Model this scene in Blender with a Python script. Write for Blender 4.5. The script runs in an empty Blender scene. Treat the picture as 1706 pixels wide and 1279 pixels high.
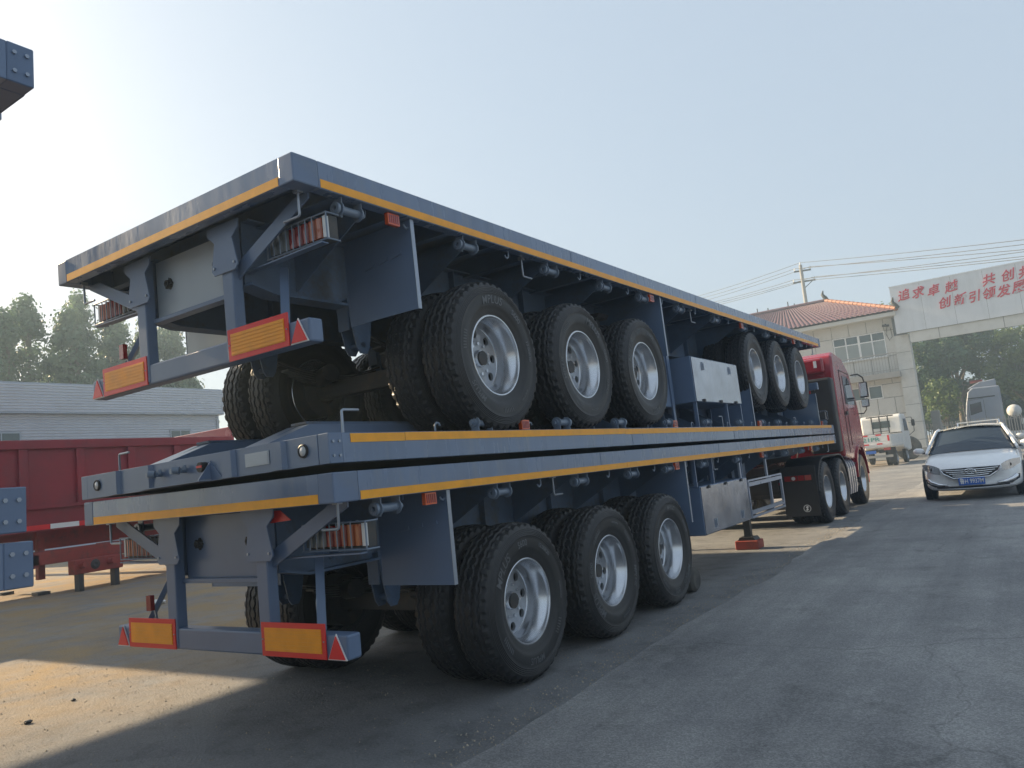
import bpy, bmesh, math, random
from math import sin, cos, pi, radians, sqrt, atan2
from mathutils import Vector, Matrix, Euler

scene = bpy.context.scene
COL = scene.collection

# ------------------------------------------------------------------ camera
cam_d = bpy.data.cameras.new("camera")
cam = bpy.data.objects.new("camera", cam_d)
COL.objects.link(cam)
scene.camera = cam
_yaw, _pitch, _roll = -0.5803, 0.1155, -0.1027
_F = Vector((sin(_yaw) * cos(_pitch), cos(_yaw) * cos(_pitch), sin(_pitch)))
_R0 = Vector((cos(_yaw), -sin(_yaw), 0))
_U0 = _R0.cross(_F)
_R = _R0 * cos(_roll) + _U0 * sin(_roll)
_U = -_R0 * sin(_roll) + _U0 * cos(_roll)
_m = Matrix((_R, _U, -_F)).transposed().to_4x4()
_m.translation = (4.2756, -2.822, 1.4475)
cam.matrix_world = _m
cam_d.sensor_width = 36
cam_d.lens = 1273.4 / 1706 * 36
cam_d.clip_start = 0.05
cam_d.clip_end = 3000

# ------------------------------------------------------------------ light
SUN_AZ, SUN_EL = radians(-91), radians(24)       # azimuth from +Y towards +X
world = bpy.data.worlds.new("World")
scene.world = world
world.use_nodes = True
_wn = world.node_tree
_sky = _wn.nodes.new("ShaderNodeTexSky")
_sky.sky_type = 'NISHITA'
_sky.sun_disc = False
_sky.sun_elevation = SUN_EL
_sky.sun_rotation = SUN_AZ
_sky.altitude = 50
_sky.air_density = 1.0
_sky.dust_density = 6.0
_sky.ozone_density = 2.0
_bg = _wn.nodes["Background"]
_mixn = _wn.nodes.new("ShaderNodeMix")           # thick pale summer haze over the clear sky
_mixn.data_type = 'RGBA'
_mixn.inputs["Factor"].default_value = 0.82
_wn.links.new(_sky.outputs[0], _mixn.inputs["A"])
_mixn.inputs["B"].default_value = (2.15, 2.58, 3.12, 1)
_wn.links.new(_mixn.outputs["Result"], _bg.inputs[0])
_bg.inputs[1].default_value = 0.10

sun_d = bpy.data.lights.new("sun", 'SUN')
sun_d.energy = 5.0
sun_d.angle = radians(0.4)
sun_d.color = (1.0, 0.78, 0.50)
sun = bpy.data.objects.new("sun", sun_d)
COL.objects.link(sun)
_to = Vector((sin(SUN_AZ) * cos(SUN_EL), cos(SUN_AZ) * cos(SUN_EL), sin(SUN_EL)))
sun.rotation_euler = _to.to_track_quat('Z', 'Y').to_euler()
sun.location = (-20, 0, 30)

vs = scene.view_settings
vs.view_transform = 'Standard'
vs.look = 'None'
vs.exposure = 1.30
vs.gamma = 1.0
vs.use_curve_mapping = False
scene.cycles.use_denoising = True
scene.cycles.max_bounces = 6

# ------------------------------------------------------------------ materials
def mat(name, col, rough=0.5, metal=0.0, coat=0.0, var=0.12, vscale=3.0, bump=0.0, bscale=40.0,
        dirt=None, dscale=2.0, dlo=.5, dhi=.7, emit=None, trans=0.0, stretch=None, spec=.5, rvar=.12):
    """Principled material with noise-driven colour, roughness, dirt and fine relief in object space."""
    m = bpy.data.materials.new(name)
    m.use_nodes = True
    t = m.node_tree
    b = t.nodes["Principled BSDF"]
    N, Lk = t.nodes.new, t.links.new
    b.inputs["Metallic"].default_value = metal
    b.inputs["Coat Weight"].default_value = coat
    b.inputs["Coat Roughness"].default_value = .12
    b.inputs["Specular IOR Level"].default_value = spec
    if trans:
        b.inputs["Transmission Weight"].default_value = trans
    tc = N("ShaderNodeTexCoord")
    mp = N("ShaderNodeMapping")
    if stretch:
        mp.inputs["Scale"].default_value = stretch
    Lk(tc.outputs["Object"], mp.inputs[0])
    n1 = N("ShaderNodeTexNoise")
    n1.inputs["Scale"].default_value = vscale
    n1.inputs["Detail"].default_value = 6
    n1.inputs["Roughness"].default_value = .6
    Lk(mp.outputs[0], n1.inputs["Vector"])
    rp = N("ShaderNodeMapRange")
    rp.inputs[1].default_value, rp.inputs[2].default_value = .3, .7
    rp.inputs[3].default_value, rp.inputs[4].default_value = 1 - var, 1 + var
    Lk(n1.outputs[0], rp.inputs[0])
    mul = N("ShaderNodeVectorMath")
    mul.operation = 'SCALE'
    mul.inputs[0].default_value = col
    Lk(rp.outputs[0], mul.inputs["Scale"])
    out = mul.outputs[0]
    if dirt is not None:
        n2 = N("ShaderNodeTexNoise")
        n2.inputs["Scale"].default_value = dscale
        n2.inputs["Detail"].default_value = 9
        n2.inputs["Roughness"].default_value = .7
        Lk(mp.outputs[0], n2.inputs["Vector"])
        r2 = N("ShaderNodeMapRange")
        r2.inputs[1].default_value, r2.inputs[2].default_value = dlo, dhi
        Lk(n2.outputs[0], r2.inputs[0])
        mx = N("ShaderNodeMix")
        mx.data_type = 'RGBA'
        Lk(r2.outputs[0], mx.inputs["Factor"])
        Lk(out, mx.inputs["A"])
        mx.inputs["B"].default_value = (*dirt, 1)
        out = mx.outputs["Result"]
    Lk(out, b.inputs["Base Color"])
    r3 = N("ShaderNodeMapRange")
    r3.inputs[1].default_value, r3.inputs[2].default_value = .3, .7
    r3.inputs[3].default_value, r3.inputs[4].default_value = max(.02, rough - rvar * rough), min(1, rough + rvar * rough * 2)
    Lk(n1.outputs[0], r3.inputs[0])
    Lk(r3.outputs[0], b.inputs["Roughness"])
    if bump:
        n4 = N("ShaderNodeTexNoise")
        n4.inputs["Scale"].default_value = bscale
        n4.inputs["Detail"].default_value = 5
        Lk(mp.outputs[0], n4.inputs["Vector"])
        bp = N("ShaderNodeBump")
        bp.inputs["Strength"].default_value = 1.0
        bp.inputs["Distance"].default_value = bump
        Lk(n4.outputs[0], bp.inputs["Height"])
        Lk(bp.outputs[0], b.inputs["Normal"])
    if emit:
        b.inputs["Emission Color"].default_value = (*emit[0], 1)
        b.inputs["Emission Strength"].default_value = emit[1]
    return m

M = {}
M['paint'] = mat('blue_grey_paint', (.114, .166, .262), .34, coat=.12, var=.10, vscale=2.0, bump=.002, bscale=3.5,
                 dirt=(.15, .175, .21), dscale=1.6, dlo=.55, dhi=.85)
M['rail'] = mat('blue_grey_rail_paint', (.118, .172, .272), .22, coat=.5, var=.14, vscale=3.0, bump=.002, bscale=6.0, rvar=.5,
                dirt=(.19, .215, .25), dscale=5, dlo=.54, dhi=.78, stretch=(1, 1.6, .3))
M['plate'] = mat('fender_plate_paint', (.124, .182, .285), .42, var=.08, vscale=2)
M['under'] = mat('underframe_paint', (.088, .14, .225), .5, var=.18, vscale=4, dirt=(.09, .09, .09), dscale=3)
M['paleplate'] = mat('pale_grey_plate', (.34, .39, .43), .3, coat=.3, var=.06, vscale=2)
M['edge'] = mat('bare_edge_metal', (.32, .36, .42), .35, metal=.6, var=.1)
M['yellow'] = mat('yellow_reflective_tape', (.88, .37, .012), .36, var=.10, vscale=9, dirt=(.75, .52, .22), dscale=7, dlo=.62, dhi=.78)
M['red'] = mat('red_reflective', (.70, .018, .022), .3, var=.1)
M['amber_board'] = mat('amber_board', (.86, .33, .010), .35, var=.1, vscale=8)
M['rubber'] = mat('tyre_rubber', (.014, .0155, .018), .45, var=.25, vscale=9, bump=.001, bscale=120, dirt=(.036, .037, .038), dscale=4, dlo=.55, dhi=.9, spec=.5)
M['rubber_old'] = mat('old_tyre_rubber', (.05, .05, .05), .8, var=.3, vscale=5, dirt=(.15, .14, .12), dscale=3, dlo=.4, dhi=.7)
M['letter'] = mat('raised_rubber', (.105, .112, .12), .5, var=.1)
M['disc'] = mat('silver_disc_paint', (.40, .42, .45), .32, metal=.5, var=.06, vscale=8, dirt=(.25, .24, .22), dscale=7, dlo=.58, dhi=.85)
M['rim'] = mat('silver_wheel_paint', (.60, .62, .65), .20, metal=.9, var=.06, vscale=6, dirt=(.3, .3, .3), dscale=6, dlo=.6, dhi=.9)
M['steel'] = mat('galvanised_sheet', (.46, .48, .53), .22, metal=.95, var=.18, vscale=3, bump=.01, bscale=3)
M['dark'] = mat('black_plastic', (.018, .018, .02), .5, var=.2)
M['darkmetal'] = mat('dark_metal', (.05, .052, .055), .5, metal=.3, var=.25, dirt=(.09, .075, .06), dscale=5)
M['winch'] = mat('winch_metal', (.15, .195, .26), .33, coat=.3, var=.12)
M['amberlens'] = mat('amber_lens', (.62, .085, .018), .22, coat=.5, var=.1)
M['redlens'] = mat('red_lens', (.24, .012, .014), .18, coat=.6, var=.15)
M['orangelens'] = mat('orange_lens', (.36, .075, .02), .18, coat=.6, var=.15)
M['clearlens'] = mat('clear_lens', (.55, .57, .58), .15, coat=.6, var=.1)
M['greylens'] = mat('grey_lens', (.16, .18, .19), .2, coat=.5, var=.15)
M['silver'] = mat('silver_guard_paint', (.36, .40, .48), .3, metal=.4, coat=.3, var=.08)
M['darkred'] = mat('dark_red_paint', (.27, .022, .03), .5, var=.2, vscale=1.2, dirt=(.20, .028, .035), dscale=1.5)
M['redprimer'] = mat('red_oxide', (.30, .045, .032), .6, var=.2, dirt=(.14, .05, .04), dscale=4)
M['truckred'] = mat('truck_red_paint', (.31, .016, .026), .24, coat=.6, var=.06)
M['white'] = mat('white_car_paint', (.84, .85, .85), .2, coat=.8, var=.03)
M['offwhite'] = mat('dusty_white_paint', (.70, .70, .68), .45, var=.1, dirt=(.38, .36, .32), dscale=3, dlo=.55, dhi=.8)
M['greycab'] = mat('grey_cab_paint', (.30, .34, .42), .35, coat=.3, var=.06)
M['glass'] = mat('dark_glass', (.028, .042, .060), .04, var=.1, spec=.5)
M['winglass'] = mat('window_glass', (.05, .075, .075), .08, var=.25, vscale=1.5, coat=.5, spec=.8)
M['frost'] = mat('curtained_glass', (.27, .30, .29), .15, var=.12, vscale=1.5, coat=.5)
M['headlight'] = mat('head_lamp_glass', (.72, .74, .76), .12, metal=.55, coat=.8, var=.2, vscale=14)
M['chrome'] = mat('chrome', (.75, .76, .78), .1, metal=1.0, var=.03)
M['blueplate'] = mat('blue_number_plate', (.018, .11, .45), .35, var=.05)
M['whitepaint'] = mat('white_lettering', (.75, .75, .73), .4, var=.05)
M['greenpaint'] = mat('faded_green_lettering', (.10, .30, .27), .6, var=.3, vscale=12)
M['signred'] = mat('red_sign_letters', (.50, .022, .055), .45, var=.12)
M['signwhite'] = mat('white_sign_sheet', (.62, .64, .66), .5, var=.05, vscale=.8, dirt=(.46, .48, .49), dscale=1.2, dlo=.5, dhi=.85, stretch=(1, 1, .25))
M['stone'] = mat('pale_stone_cladding', (.58, .57, .53), .7, var=.07, vscale=1.5, dirt=(.40, .39, .35), dscale=1.0, dlo=.5, dhi=.85, bump=.003, bscale=30)
M['joint'] = mat('dark_joint', (.20, .20, .19), .9, var=.1)
M['tile'] = mat('red_roof_tile', (.105, .050, .068), .6, var=.3, vscale=5)
M['ridge'] = mat('sunlit_ridge_tile', (.28, .11, .06), .6, var=.2, vscale=5)  # hip tiles: orange glow of the low sun put into their colour
M['concrete'] = mat('weathered_concrete', (.34, .33, .31), .85, var=.12, vscale=4, bump=.004)
M['sheet'] = mat('corrugated_blue_grey_sheet', (.47, .52, .60), .45, metal=.15, var=.05, vscale=.7, dirt=(.40, .43, .48), dscale=.8, dlo=.5, dhi=.9)
M['bark'] = mat('bark', (.16, .135, .10), .9, var=.3, vscale=8, bump=.02, bscale=20)
M['wire'] = mat('cable', (.05, .05, .055), .6, var=.1)
M['rope'] = mat('black_hose', (.02, .02, .022), .5, var=.1)
M['pebble'] = mat('pale_grit', (.36, .31, .24), .9, var=.35, vscale=30)
M['slat'] = mat('gate_bars', (.36, .33, .30), .45, metal=.4, var=.15)

def leafmat(name, c1, c2, scale=.6):
    m = bpy.data.materials.new(name)
    m.use_nodes = True
    t = m.node_tree
    b = t.nodes["Principled BSDF"]
    tc = t.nodes.new("ShaderNodeTexCoord")
    n = t.nodes.new("ShaderNodeTexNoise")
    n.inputs["Scale"].default_value = scale
    n.inputs["Detail"].default_value = 8
    n.inputs["Roughness"].default_value = .75
    r = t.nodes.new("ShaderNodeValToRGB")
    r.color_ramp.elements[0].position, r.color_ramp.elements[1].position = .35, .68
    r.color_ramp.elements[0].color, r.color_ramp.elements[1].color = (*c1, 1), (*c2, 1)
    t.links.new(tc.outputs["Object"], n.inputs["Vector"])
    t.links.new(n.outputs[0], r.inputs[0])
    t.links.new(r.outputs[0], b.inputs["Base Color"])
    b.inputs["Roughness"].default_value = .55
    tr = t.nodes.new("ShaderNodeBsdfTranslucent")
    t.links.new(r.outputs[0], tr.inputs[0])
    mx = t.nodes.new("ShaderNodeMixShader")
    mx.inputs[0].default_value = .35
    t.links.new(b.outputs[0], mx.inputs[1])
    t.links.new(tr.outputs[0], mx.inputs[2])
    t.links.new(mx.outputs[0], t.nodes["Material Output"].inputs[0])
    return m
M['leaf_far'] = leafmat('poplar_leaves', (.07, .125, .065), (.18, .25, .125))
M['leaf_dark'] = leafmat('dark_leaves', (.022, .065, .038), (.07, .15, .06))
M['leaf_light'] = leafmat('light_leaves', (.05, .10, .03), (.17, .23, .05))

# ------------------------------------------------------------------ mesh helpers
class MB:
    def __init__(s):
        s.v, s.f = [], []
    def add(s, vs_, fs_):
        o = len(s.v)
        s.v += [tuple(p) for p in vs_]
        s.f += [tuple(i + o for i in f) for f in fs_]
        return s
    def box(s, x0, x1, y0, y1, z0, z1):
        return s.add([(x0, y0, z0), (x1, y0, z0), (x1, y1, z0), (x0, y1, z0), (x0, y0, z1), (x1, y0, z1), (x1, y1, z1), (x0, y1, z1)],
                     [(0, 3, 2, 1), (4, 5, 6, 7), (0, 1, 5, 4), (1, 2, 6, 5), (2, 3, 7, 6), (3, 0, 4, 7)])
    def bar(s, p0, p1, w, h, up=(0, 0, 1)):
        p0, p1 = Vector(p0), Vector(p1)
        d = (p1 - p0).normalized()
        a = d.cross(Vector(up))
        if a.length < 1e-4:
            a = d.cross(Vector((1, 0, 0)))
        a.normalize()
        b = a.cross(d)
        q = []
        for p in (p0, p1):
            for i, j in ((-1, -1), (1, -1), (1, 1), (-1, 1)):
                q.append(p + a * (i * w / 2) + b * (j * h / 2))
        return s.add(q, [(0, 1, 2, 3), (7, 6, 5, 4), (0, 4, 5, 1), (1, 5, 6, 2), (2, 6, 7, 3), (3, 7, 4, 0)])
    def tube(s, p0, p1, r, n=10, r2=None):
        p0, p1 = Vector(p0), Vector(p1)
        d = (p1 - p0).normalized()
        a = d.cross(Vector((0, 0, 1)))
        if a.length < 1e-3:
            a = Vector((1, 0, 0))
        a.normalize()
        b = d.cross(a)
        r2 = r if r2 is None else r2
        q = [p0 + (a * cos(2 * pi * k / n) + b * sin(2 * pi * k / n)) * r for k in range(n)]
        q += [p1 + (a * cos(2 * pi * k / n) + b * sin(2 * pi * k / n)) * r2 for k in range(n)]
        f = [(k, k + n, (k + 1) % n + n, (k + 1) % n) for k in range(n)]
        f += [tuple(range(n)), tuple(range(2 * n - 1, n - 1, -1))]
        return s.add(q, f)
    def path(s, pts, r, n=8):
        pts = [Vector(p) for p in pts]
        o, ring = [], []
        a = None
        for i, p in enumerate(pts):
            d = (pts[min(i + 1, len(pts) - 1)] - pts[max(i - 1, 0)]).normalized()
            if a is None:
                a = d.cross(Vector((0, 0, 1)))
                if a.length < 1e-3:
                    a = d.cross(Vector((1, 0, 0)))
            a = (a - d * a.dot(d)).normalized()
            b = d.cross(a)
            rr = r[i] if isinstance(r, (list, tuple)) else r
            o += [p + (a * cos(2 * pi * k / n) + b * sin(2 * pi * k / n)) * rr for k in range(n)]
        f = []
        for i in range(len(pts) - 1):
            for k in range(n):
                f.append((i * n + k, (i + 1) * n + k, (i + 1) * n + (k + 1) % n, i * n + (k + 1) % n))
        f += [tuple(range(n)), tuple(range(len(pts) * n - 1, (len(pts) - 1) * n - 1, -1))]
        return s.add(o, f)
    def prism(s, poly, ax, a, b):
        """poly: 2-D points in the two other axes (in xyz order), extruded along axis ax from a to b."""
        def P(u, v, w):
            return {'x': (w, u, v), 'y': (u, w, v), 'z': (u, v, w)}[ax]
        n = len(poly)
        q = [P(u, v, a) for u, v in poly] + [P(u, v, b) for u, v in poly]
        f = [(k, (k + 1) % n, (k + 1) % n + n, k + n) for k in range(n)]
        f += [tuple(range(n - 1, -1, -1)), tuple(range(n, 2 * n))]
        return s.add(q, f)
    def lathe(s, prof, n=48, c=(0, 0, 0), ax='x', closed=False):
        """prof: (axial, radius) points."""
        q = []
        for (h, r) in prof:
            for k in range(n):
                a = 2 * pi * k / n
                u, v = r * cos(a), r * sin(a)
                p = {'x': (h, u, v), 'y': (u, h, v), 'z': (u, v, h)}[ax]
                q.append((p[0] + c[0], p[1] + c[1], p[2] + c[2]))
        f = []
        m = len(prof)
        for i in range(m if closed else m - 1):
            j = (i + 1) % m
            for k in range(n):
                f.append((i * n + k, j * n + k, j * n + (k + 1) % n, i * n + (k + 1) % n))
        return s.add(q, f)
    def disc(s, c, r, n=16, ax='x', rx=None):
        rx = r if rx is None else rx
        q = []
        for k in range(n):
            a = 2 * pi * k / n
            u, v = rx * cos(a), r * sin(a)
            p = {'x': (0, u, v), 'y': (u, 0, v), 'z': (u, v, 0)}[ax]
            q.append((p[0] + c[0], p[1] + c[1], p[2] + c[2]))
        return s.add(q, [tuple(range(n))])
    def grid(s, fn, nu, nv):
        q = [fn(i / nu, j / nv) for j in range(nv + 1) for i in range(nu + 1)]
        f = [(j * (nu + 1) + i, j * (nu + 1) + i + 1, (j + 1) * (nu + 1) + i + 1, (j + 1) * (nu + 1) + i) for j in range(nv) for i in range(nu)]
        return s.add(q, f)
    def mesh(s, name, material=None, smooth=None):
        me = bpy.data.meshes.new(name)
        me.from_pydata(s.v, [], s.f)
        bm = bmesh.new()
        bm.from_mesh(me)
        bmesh.ops.recalc_face_normals(bm, faces=bm.faces)
        bm.to_mesh(me)
        bm.free()
        if material is not None:
            me.materials.append(M[material] if isinstance(material, str) else material)
        if smooth:
            me.shade_smooth()
            me.set_sharp_from_angle(angle=radians(smooth))
        return me
    def build(s, name, material, parent=None, smooth=None, bevel=0, seg=1, loc=None, rot=None):
        return put(name, s.mesh(name, material, smooth), parent, bevel, seg, loc, rot)

def put(name, me, parent=None, bevel=0, seg=1, loc=None, rot=None):
    o = bpy.data.objects.new(name, me)
    COL.objects.link(o)
    if parent is not None:
        o.parent = parent
    if loc is not None:
        o.location = loc
    if rot is not None:
        o.rotation_euler = rot
    if bevel:
        md = o.modifiers.new("bevel", 'BEVEL')
        md.width = bevel
        md.segments = seg
        md.limit_method = 'ANGLE'
        md.angle_limit = radians(40)
    return o

def thing(name, label, cat, loc=(0, 0, 0), rz=0, group=None):
    o = bpy.data.objects.new(name, None)
    COL.objects.link(o)
    o.location = loc
    o.rotation_euler = (0, 0, rz)
    o.empty_display_size = .2
    return tag(o, label, cat, group)
def tag(o, label, cat, group=None):
    o["label"], o["category"] = label, cat
    if group:
        o["group"] = group
    return o
def struct(o, kind="structure"):
    o["kind"] = kind
    return o
def copy_tree(o, parent=None):
    c = o.copy()
    COL.objects.link(c)
    c.parent = parent
    for ch in list(o.children):
        copy_tree(ch, c)
    return c

def text_mesh(s, size, extrude=.002, offset=0.0, shear=0.0, material=None, align='CENTER'):
    cu = bpy.data.curves.new("txt", 'FONT')
    cu.body = s
    cu.size = size
    cu.extrude = extrude
    cu.offset = offset
    cu.shear = shear
    cu.align_x = align
    cu.align_y = 'CENTER'
    cu.resolution_u = 3
    o = bpy.data.objects.new("txt", cu)
    COL.objects.link(o)
    dg = bpy.context.evaluated_depsgraph_get()
    me = bpy.data.meshes.new_from_object(o.evaluated_get(dg))
    bpy.data.objects.remove(o)
    me.materials.clear()
    if material:
        me.materials.append(M[material])
    return me
# ------------------------------------------------------------------ ground
def ground_material():
    m = bpy.data.materials.new('yard_ground')
    m.use_nodes = True
    t = m.node_tree
    b = t.nodes["Principled BSDF"]
    N, Lk = t.nodes.new, t.links.new
    tc = N("ShaderNodeTexCoord")
    def noise(sc, det=8, ro=.65):
        n = N("ShaderNodeTexNoise")
        n.inputs["Scale"].default_value, n.inputs["Detail"].default_value, n.inputs["Roughness"].default_value = sc, det, ro
        Lk(tc.outputs["Object"], n.inputs["Vector"])
        return n.outputs[0]
    def ramp(src, p0, c0, p1, c1):
        r = N("ShaderNodeValToRGB")
        e = r.color_ramp.elements
        e[0].position, e[1].position = p0, p1
        e[0].color, e[1].color = (*c0, 1), (*c1, 1)
        Lk(src, r.inputs[0])
        return r.outputs[0]
    def mix(f, a, bb, mode='MIX'):
        x = N("ShaderNodeMix")
        x.data_type = 'RGBA'
        x.blend_type = mode
        if isinstance(f, float):
            x.inputs["Factor"].default_value = f
        else:
            Lk(f, x.inputs["Factor"])
        Lk(a, x.inputs["A"])
        Lk(bb, x.inputs["B"])
        return x.outputs["Result"]
    fine = ramp(noise(60, 10, .85), .3, (.165, .170, .178), .72, (.43, .437, .445))
    big = ramp(noise(.5), .3, (.6, .6, .61), .7, (1.1, 1.1, 1.08))
    spots = ramp(noise(3.2, 6), .34, (.74, .74, .74), .5, (1, 1, 1))
    c = mix(1.0, mix(1.0, fine, big, 'MULTIPLY'), spots, 'MULTIPLY')
    # sandy grit gathers on the left of the yard
    sx = N("ShaderNodeSeparateXYZ")
    Lk(tc.outputs["Object"], sx.inputs[0])
    mr = N("ShaderNodeMapRange")
    mr.inputs[1].default_value, mr.inputs[2].default_value = -.4, -3.6
    Lk(sx.outputs[0], mr.inputs[0])
    ad = N("ShaderNodeMath")
    ad.operation = 'MULTIPLY'
    Lk(mr.outputs[0], ad.inputs[0])
    nz = N("ShaderNodeMapRange")
    nz.inputs[1].default_value, nz.inputs[2].default_value = .3, .62
    Lk(noise(1.1, 9), nz.inputs[0])
    Lk(nz.outputs[0], ad.inputs[1])
    sand = ramp(noise(70, 10, .8), .34, (.17, .115, .06), .68, (.62, .44, .24))
    c = mix(ad.outputs[0], c, sand)
    Lk(c, b.inputs["Base Color"])
    b.inputs["Roughness"].default_value = .9
    b.inputs["Specular IOR Level"].default_value = .25
    bp = N("ShaderNodeBump")
    bp.inputs["Distance"].default_value = .035
    bp.inputs["Strength"].default_value = .9
    h = N("ShaderNodeMath")
    h.operation = 'ADD'
    Lk(noise(38, 10, .75), h.inputs[0])
    Lk(noise(4, 4), h.inputs[1])
    Lk(h.outputs[0], bp.inputs["Height"])
    Lk(bp.outputs[0], b.inputs["Normal"])
    return m
def road_material():
    m = bpy.data.materials.new('worn_concrete_road')
    m.use_nodes = True
    t = m.node_tree
    b = t.nodes["Principled BSDF"]
    N, Lk = t.nodes.new, t.links.new
    tc = N("ShaderNodeTexCoord")
    def noise(sc, det=8, ro=.65, st=None):
        n = N("ShaderNodeTexNoise")
        n.inputs["Scale"].default_value, n.inputs["Detail"].default_value, n.inputs["Roughness"].default_value = sc, det, ro
        if st:
            mp = N("ShaderNodeMapping")
            mp.inputs["Scale"].default_value = st
            Lk(tc.outputs["Object"], mp.inputs[0])
            Lk(mp.outputs[0], n.inputs["Vector"])
        else:
            Lk(tc.outputs["Object"], n.inputs["Vector"])
        return n.outputs[0]
    def ramp(src, p0, c0, p1, c1):
        r = N("ShaderNodeValToRGB")
        e = r.color_ramp.elements
        e[0].position, e[1].position = p0, p1
        e[0].color, e[1].color = (*c0, 1), (*c1, 1)
        Lk(src, r.inputs[0])
        return r.outputs[0]
    def mul(a, bb):
        x = N("ShaderNodeMix")
        x.data_type = 'RGBA'
        x.blend_type = 'MULTIPLY'
        x.inputs["Factor"].default_value = 1
        Lk(a, x.inputs["A"])
        Lk(bb, x.inputs["B"])
        return x.outputs["Result"]
    vc = N("ShaderNodeTexVoronoi")
    vc.inputs["Scale"].default_value = 120
    Lk(tc.outputs["Object"], vc.inputs["Vector"])
    sc_ = N("ShaderNodeSeparateColor")
    Lk(vc.outputs["Color"], sc_.inputs[0])
    stone_ = ramp(sc_.outputs[0], .2, (.84, .84, .84), .95, (1.30, 1.30, 1.28))
    fine = mul(ramp(noise(160, 8, .8), .3, (.205, .207, .211), .7, (.38, .38, .378)), stone_)
    big = ramp(noise(.55, 9, .7), .3, (.62, .62, .64), .7, (1.14, 1.13, 1.10))
    track = ramp(noise(2.2, 6, .65, (1, .07, 1)), .3, (.74, .74, .75), .65, (1.1, 1.1, 1.09))
    oil = ramp(noise(1.3, 9, .7), .30, (.66, .66, .66), .45, (1, 1, 1))
    vo = N("ShaderNodeTexVoronoi")
    vo.feature = 'DISTANCE_TO_EDGE'
    vo.inputs["Scale"].default_value = .21
    dm = N("ShaderNodeMapping")
    Lk(tc.outputs["Object"], dm.inputs[0])
    dn = N("ShaderNodeTexNoise")
    dn.inputs["Scale"].default_value, dn.inputs["Detail"].default_value = 1.5, 8
    Lk(tc.outputs["Object"], dn.inputs["Vector"])
    va = N("ShaderNodeVectorMath")
    va.operation = 'MULTIPLY_ADD'
    va.inputs[1].default_value = (.9, .9, 0)
    Lk(dn.outputs["Color"], va.inputs[0])
    Lk(dm.outputs[0], va.inputs[2])
    Lk(va.outputs[0], vo.inputs["Vector"])
    crack = ramp(vo.outputs["Distance"], .0, (.74, .74, .74), .0018, (1, 1, 1))
    Lk(mul(mul(mul(mul(fine, big), track), oil), crack), b.inputs["Base Color"])
    b.inputs["Roughness"].default_value = .8
    b.inputs["Specular IOR Level"].default_value = .35
    bp = N("ShaderNodeBump")
    bp.inputs["Distance"].default_value = .006
    Lk(noise(75, 10, .8), bp.inputs["Height"])
    Lk(bp.outputs[0], b.inputs["Normal"])
    return m
g = MB()
g.grid(lambda u, v: ((u - .5) * 500, (v - .5) * 500 + 40, 0), 8, 8)
M['ground'] = ground_material()
struct(g.build('ground', 'ground'))
M['road'] = road_material()
random.seed(3)
r = MB()
# concrete road slab with a ragged near edge beside the trailers
edge = []
yy = -14.0
while yy < 31:
    edge.append((1.62 + .05 * sin(yy * 1.3) + random.uniform(-.05, .05), yy))
    yy += .35
vs_, fs_ = [], []
for i, (x, y) in enumerate(edge):
    vs_ += [(x, y, .004), (14, y, .004)]
    if i:
        fs_.append((2 * i - 2, 2 * i - 1, 2 * i + 1, 2 * i))
r.add(vs_, fs_)
struct(r.build('road', 'road'))

# ------------------------------------------------------------------ wheel
TYRE_R, TYRE_W = .55, .29
def tyre_mesh():
    b = MB()
    nseg = 210
    rows = []
    # inner bead to tread edge (axial, radius)
    side = [(.098, .283), (.118, .286), (.127, .300), (.133, .325), (.141, .352), (.1435, .356), (.147, .375), (.150, .40), (.1505, .425), (.149, .448),
            (.1515, .452), (.1475, .458), (.150, .463), (.146, .469), (.148, .474), (.144, .480), (.1455, .485), (.141, .492), (.1425, .497), (.136, .508)]
    left = [(-a, r_) for a, r_ in side]
    cols = 40
    tw = .130
    for a, r_ in left:
        rows.append([(a, r_)] * nseg)
    for j in range(cols + 1):
        u = -tw + 2 * tw * j / cols
        row = []
        for k in range(nseg):
            ph = k / nseg * 42
            z1 = abs((ph % 1) - .5) * 4 - 1
            base = .5500 - .022 * (abs(u) / tw) ** 3.2
            d = 0
            for gi, gc in enumerate((-.078, -.028, .028, .078)):
                w = .0065 if abs(gc) < .05 else .0075
                off = z1 * .0085 * (1 if gi % 2 else -1)
                if abs(u - gc - off) < w:
                    d = .014
            if abs(u) > .098 and ((ph + (.25 if u > 0 else .75)) % 1) < .36:
                d = max(d, .015)
            if abs(abs(u) - .052) < .016 and (ph % .5) < .07:
                d = max(d, .006)
            row.append((u, base - d))
        rows.append(row)
    for a, r_ in reversed(side):
        rows.append([(a, r_)] * nseg)
    vs_ = []
    for row in rows:
        for k, (a, r_) in enumerate(row):
            t = 2 * pi * k / nseg
            vs_.append((a, r_ * cos(t), r_ * sin(t)))
    fs_ = []
    for i in range(len(rows) - 1):
        for k in range(nseg):
            k2 = (k + 1) % nseg
            fs_.append((i * nseg + k, (i + 1) * nseg + k, (i + 1) * nseg + k2, i * nseg + k2))
    b.add(vs_, fs_)
    return b.mesh('tyre', 'rubber', 40)
def simple_tyre_mesh(R, W, rin, name='tyre', n=48, material='rubber'):
    b = MB()
    w = W / 2
    b.lathe([(-w * .8, rin), (-w, (rin + R) / 2), (-w * .92, R * .93), (-w * .75, R), (-w * .25, R), (-w * .22, R * .985), (-w * .12, R * .985), (-w * .1, R),
             (w * .1, R), (w * .12, R * .985), (w * .22, R * .985), (w * .25, R), (w * .75, R), (w * .92, R * .93), (w, (rin + R) / 2), (w * .8, rin)], n)
    return b.mesh(name, material, 40)
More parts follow.
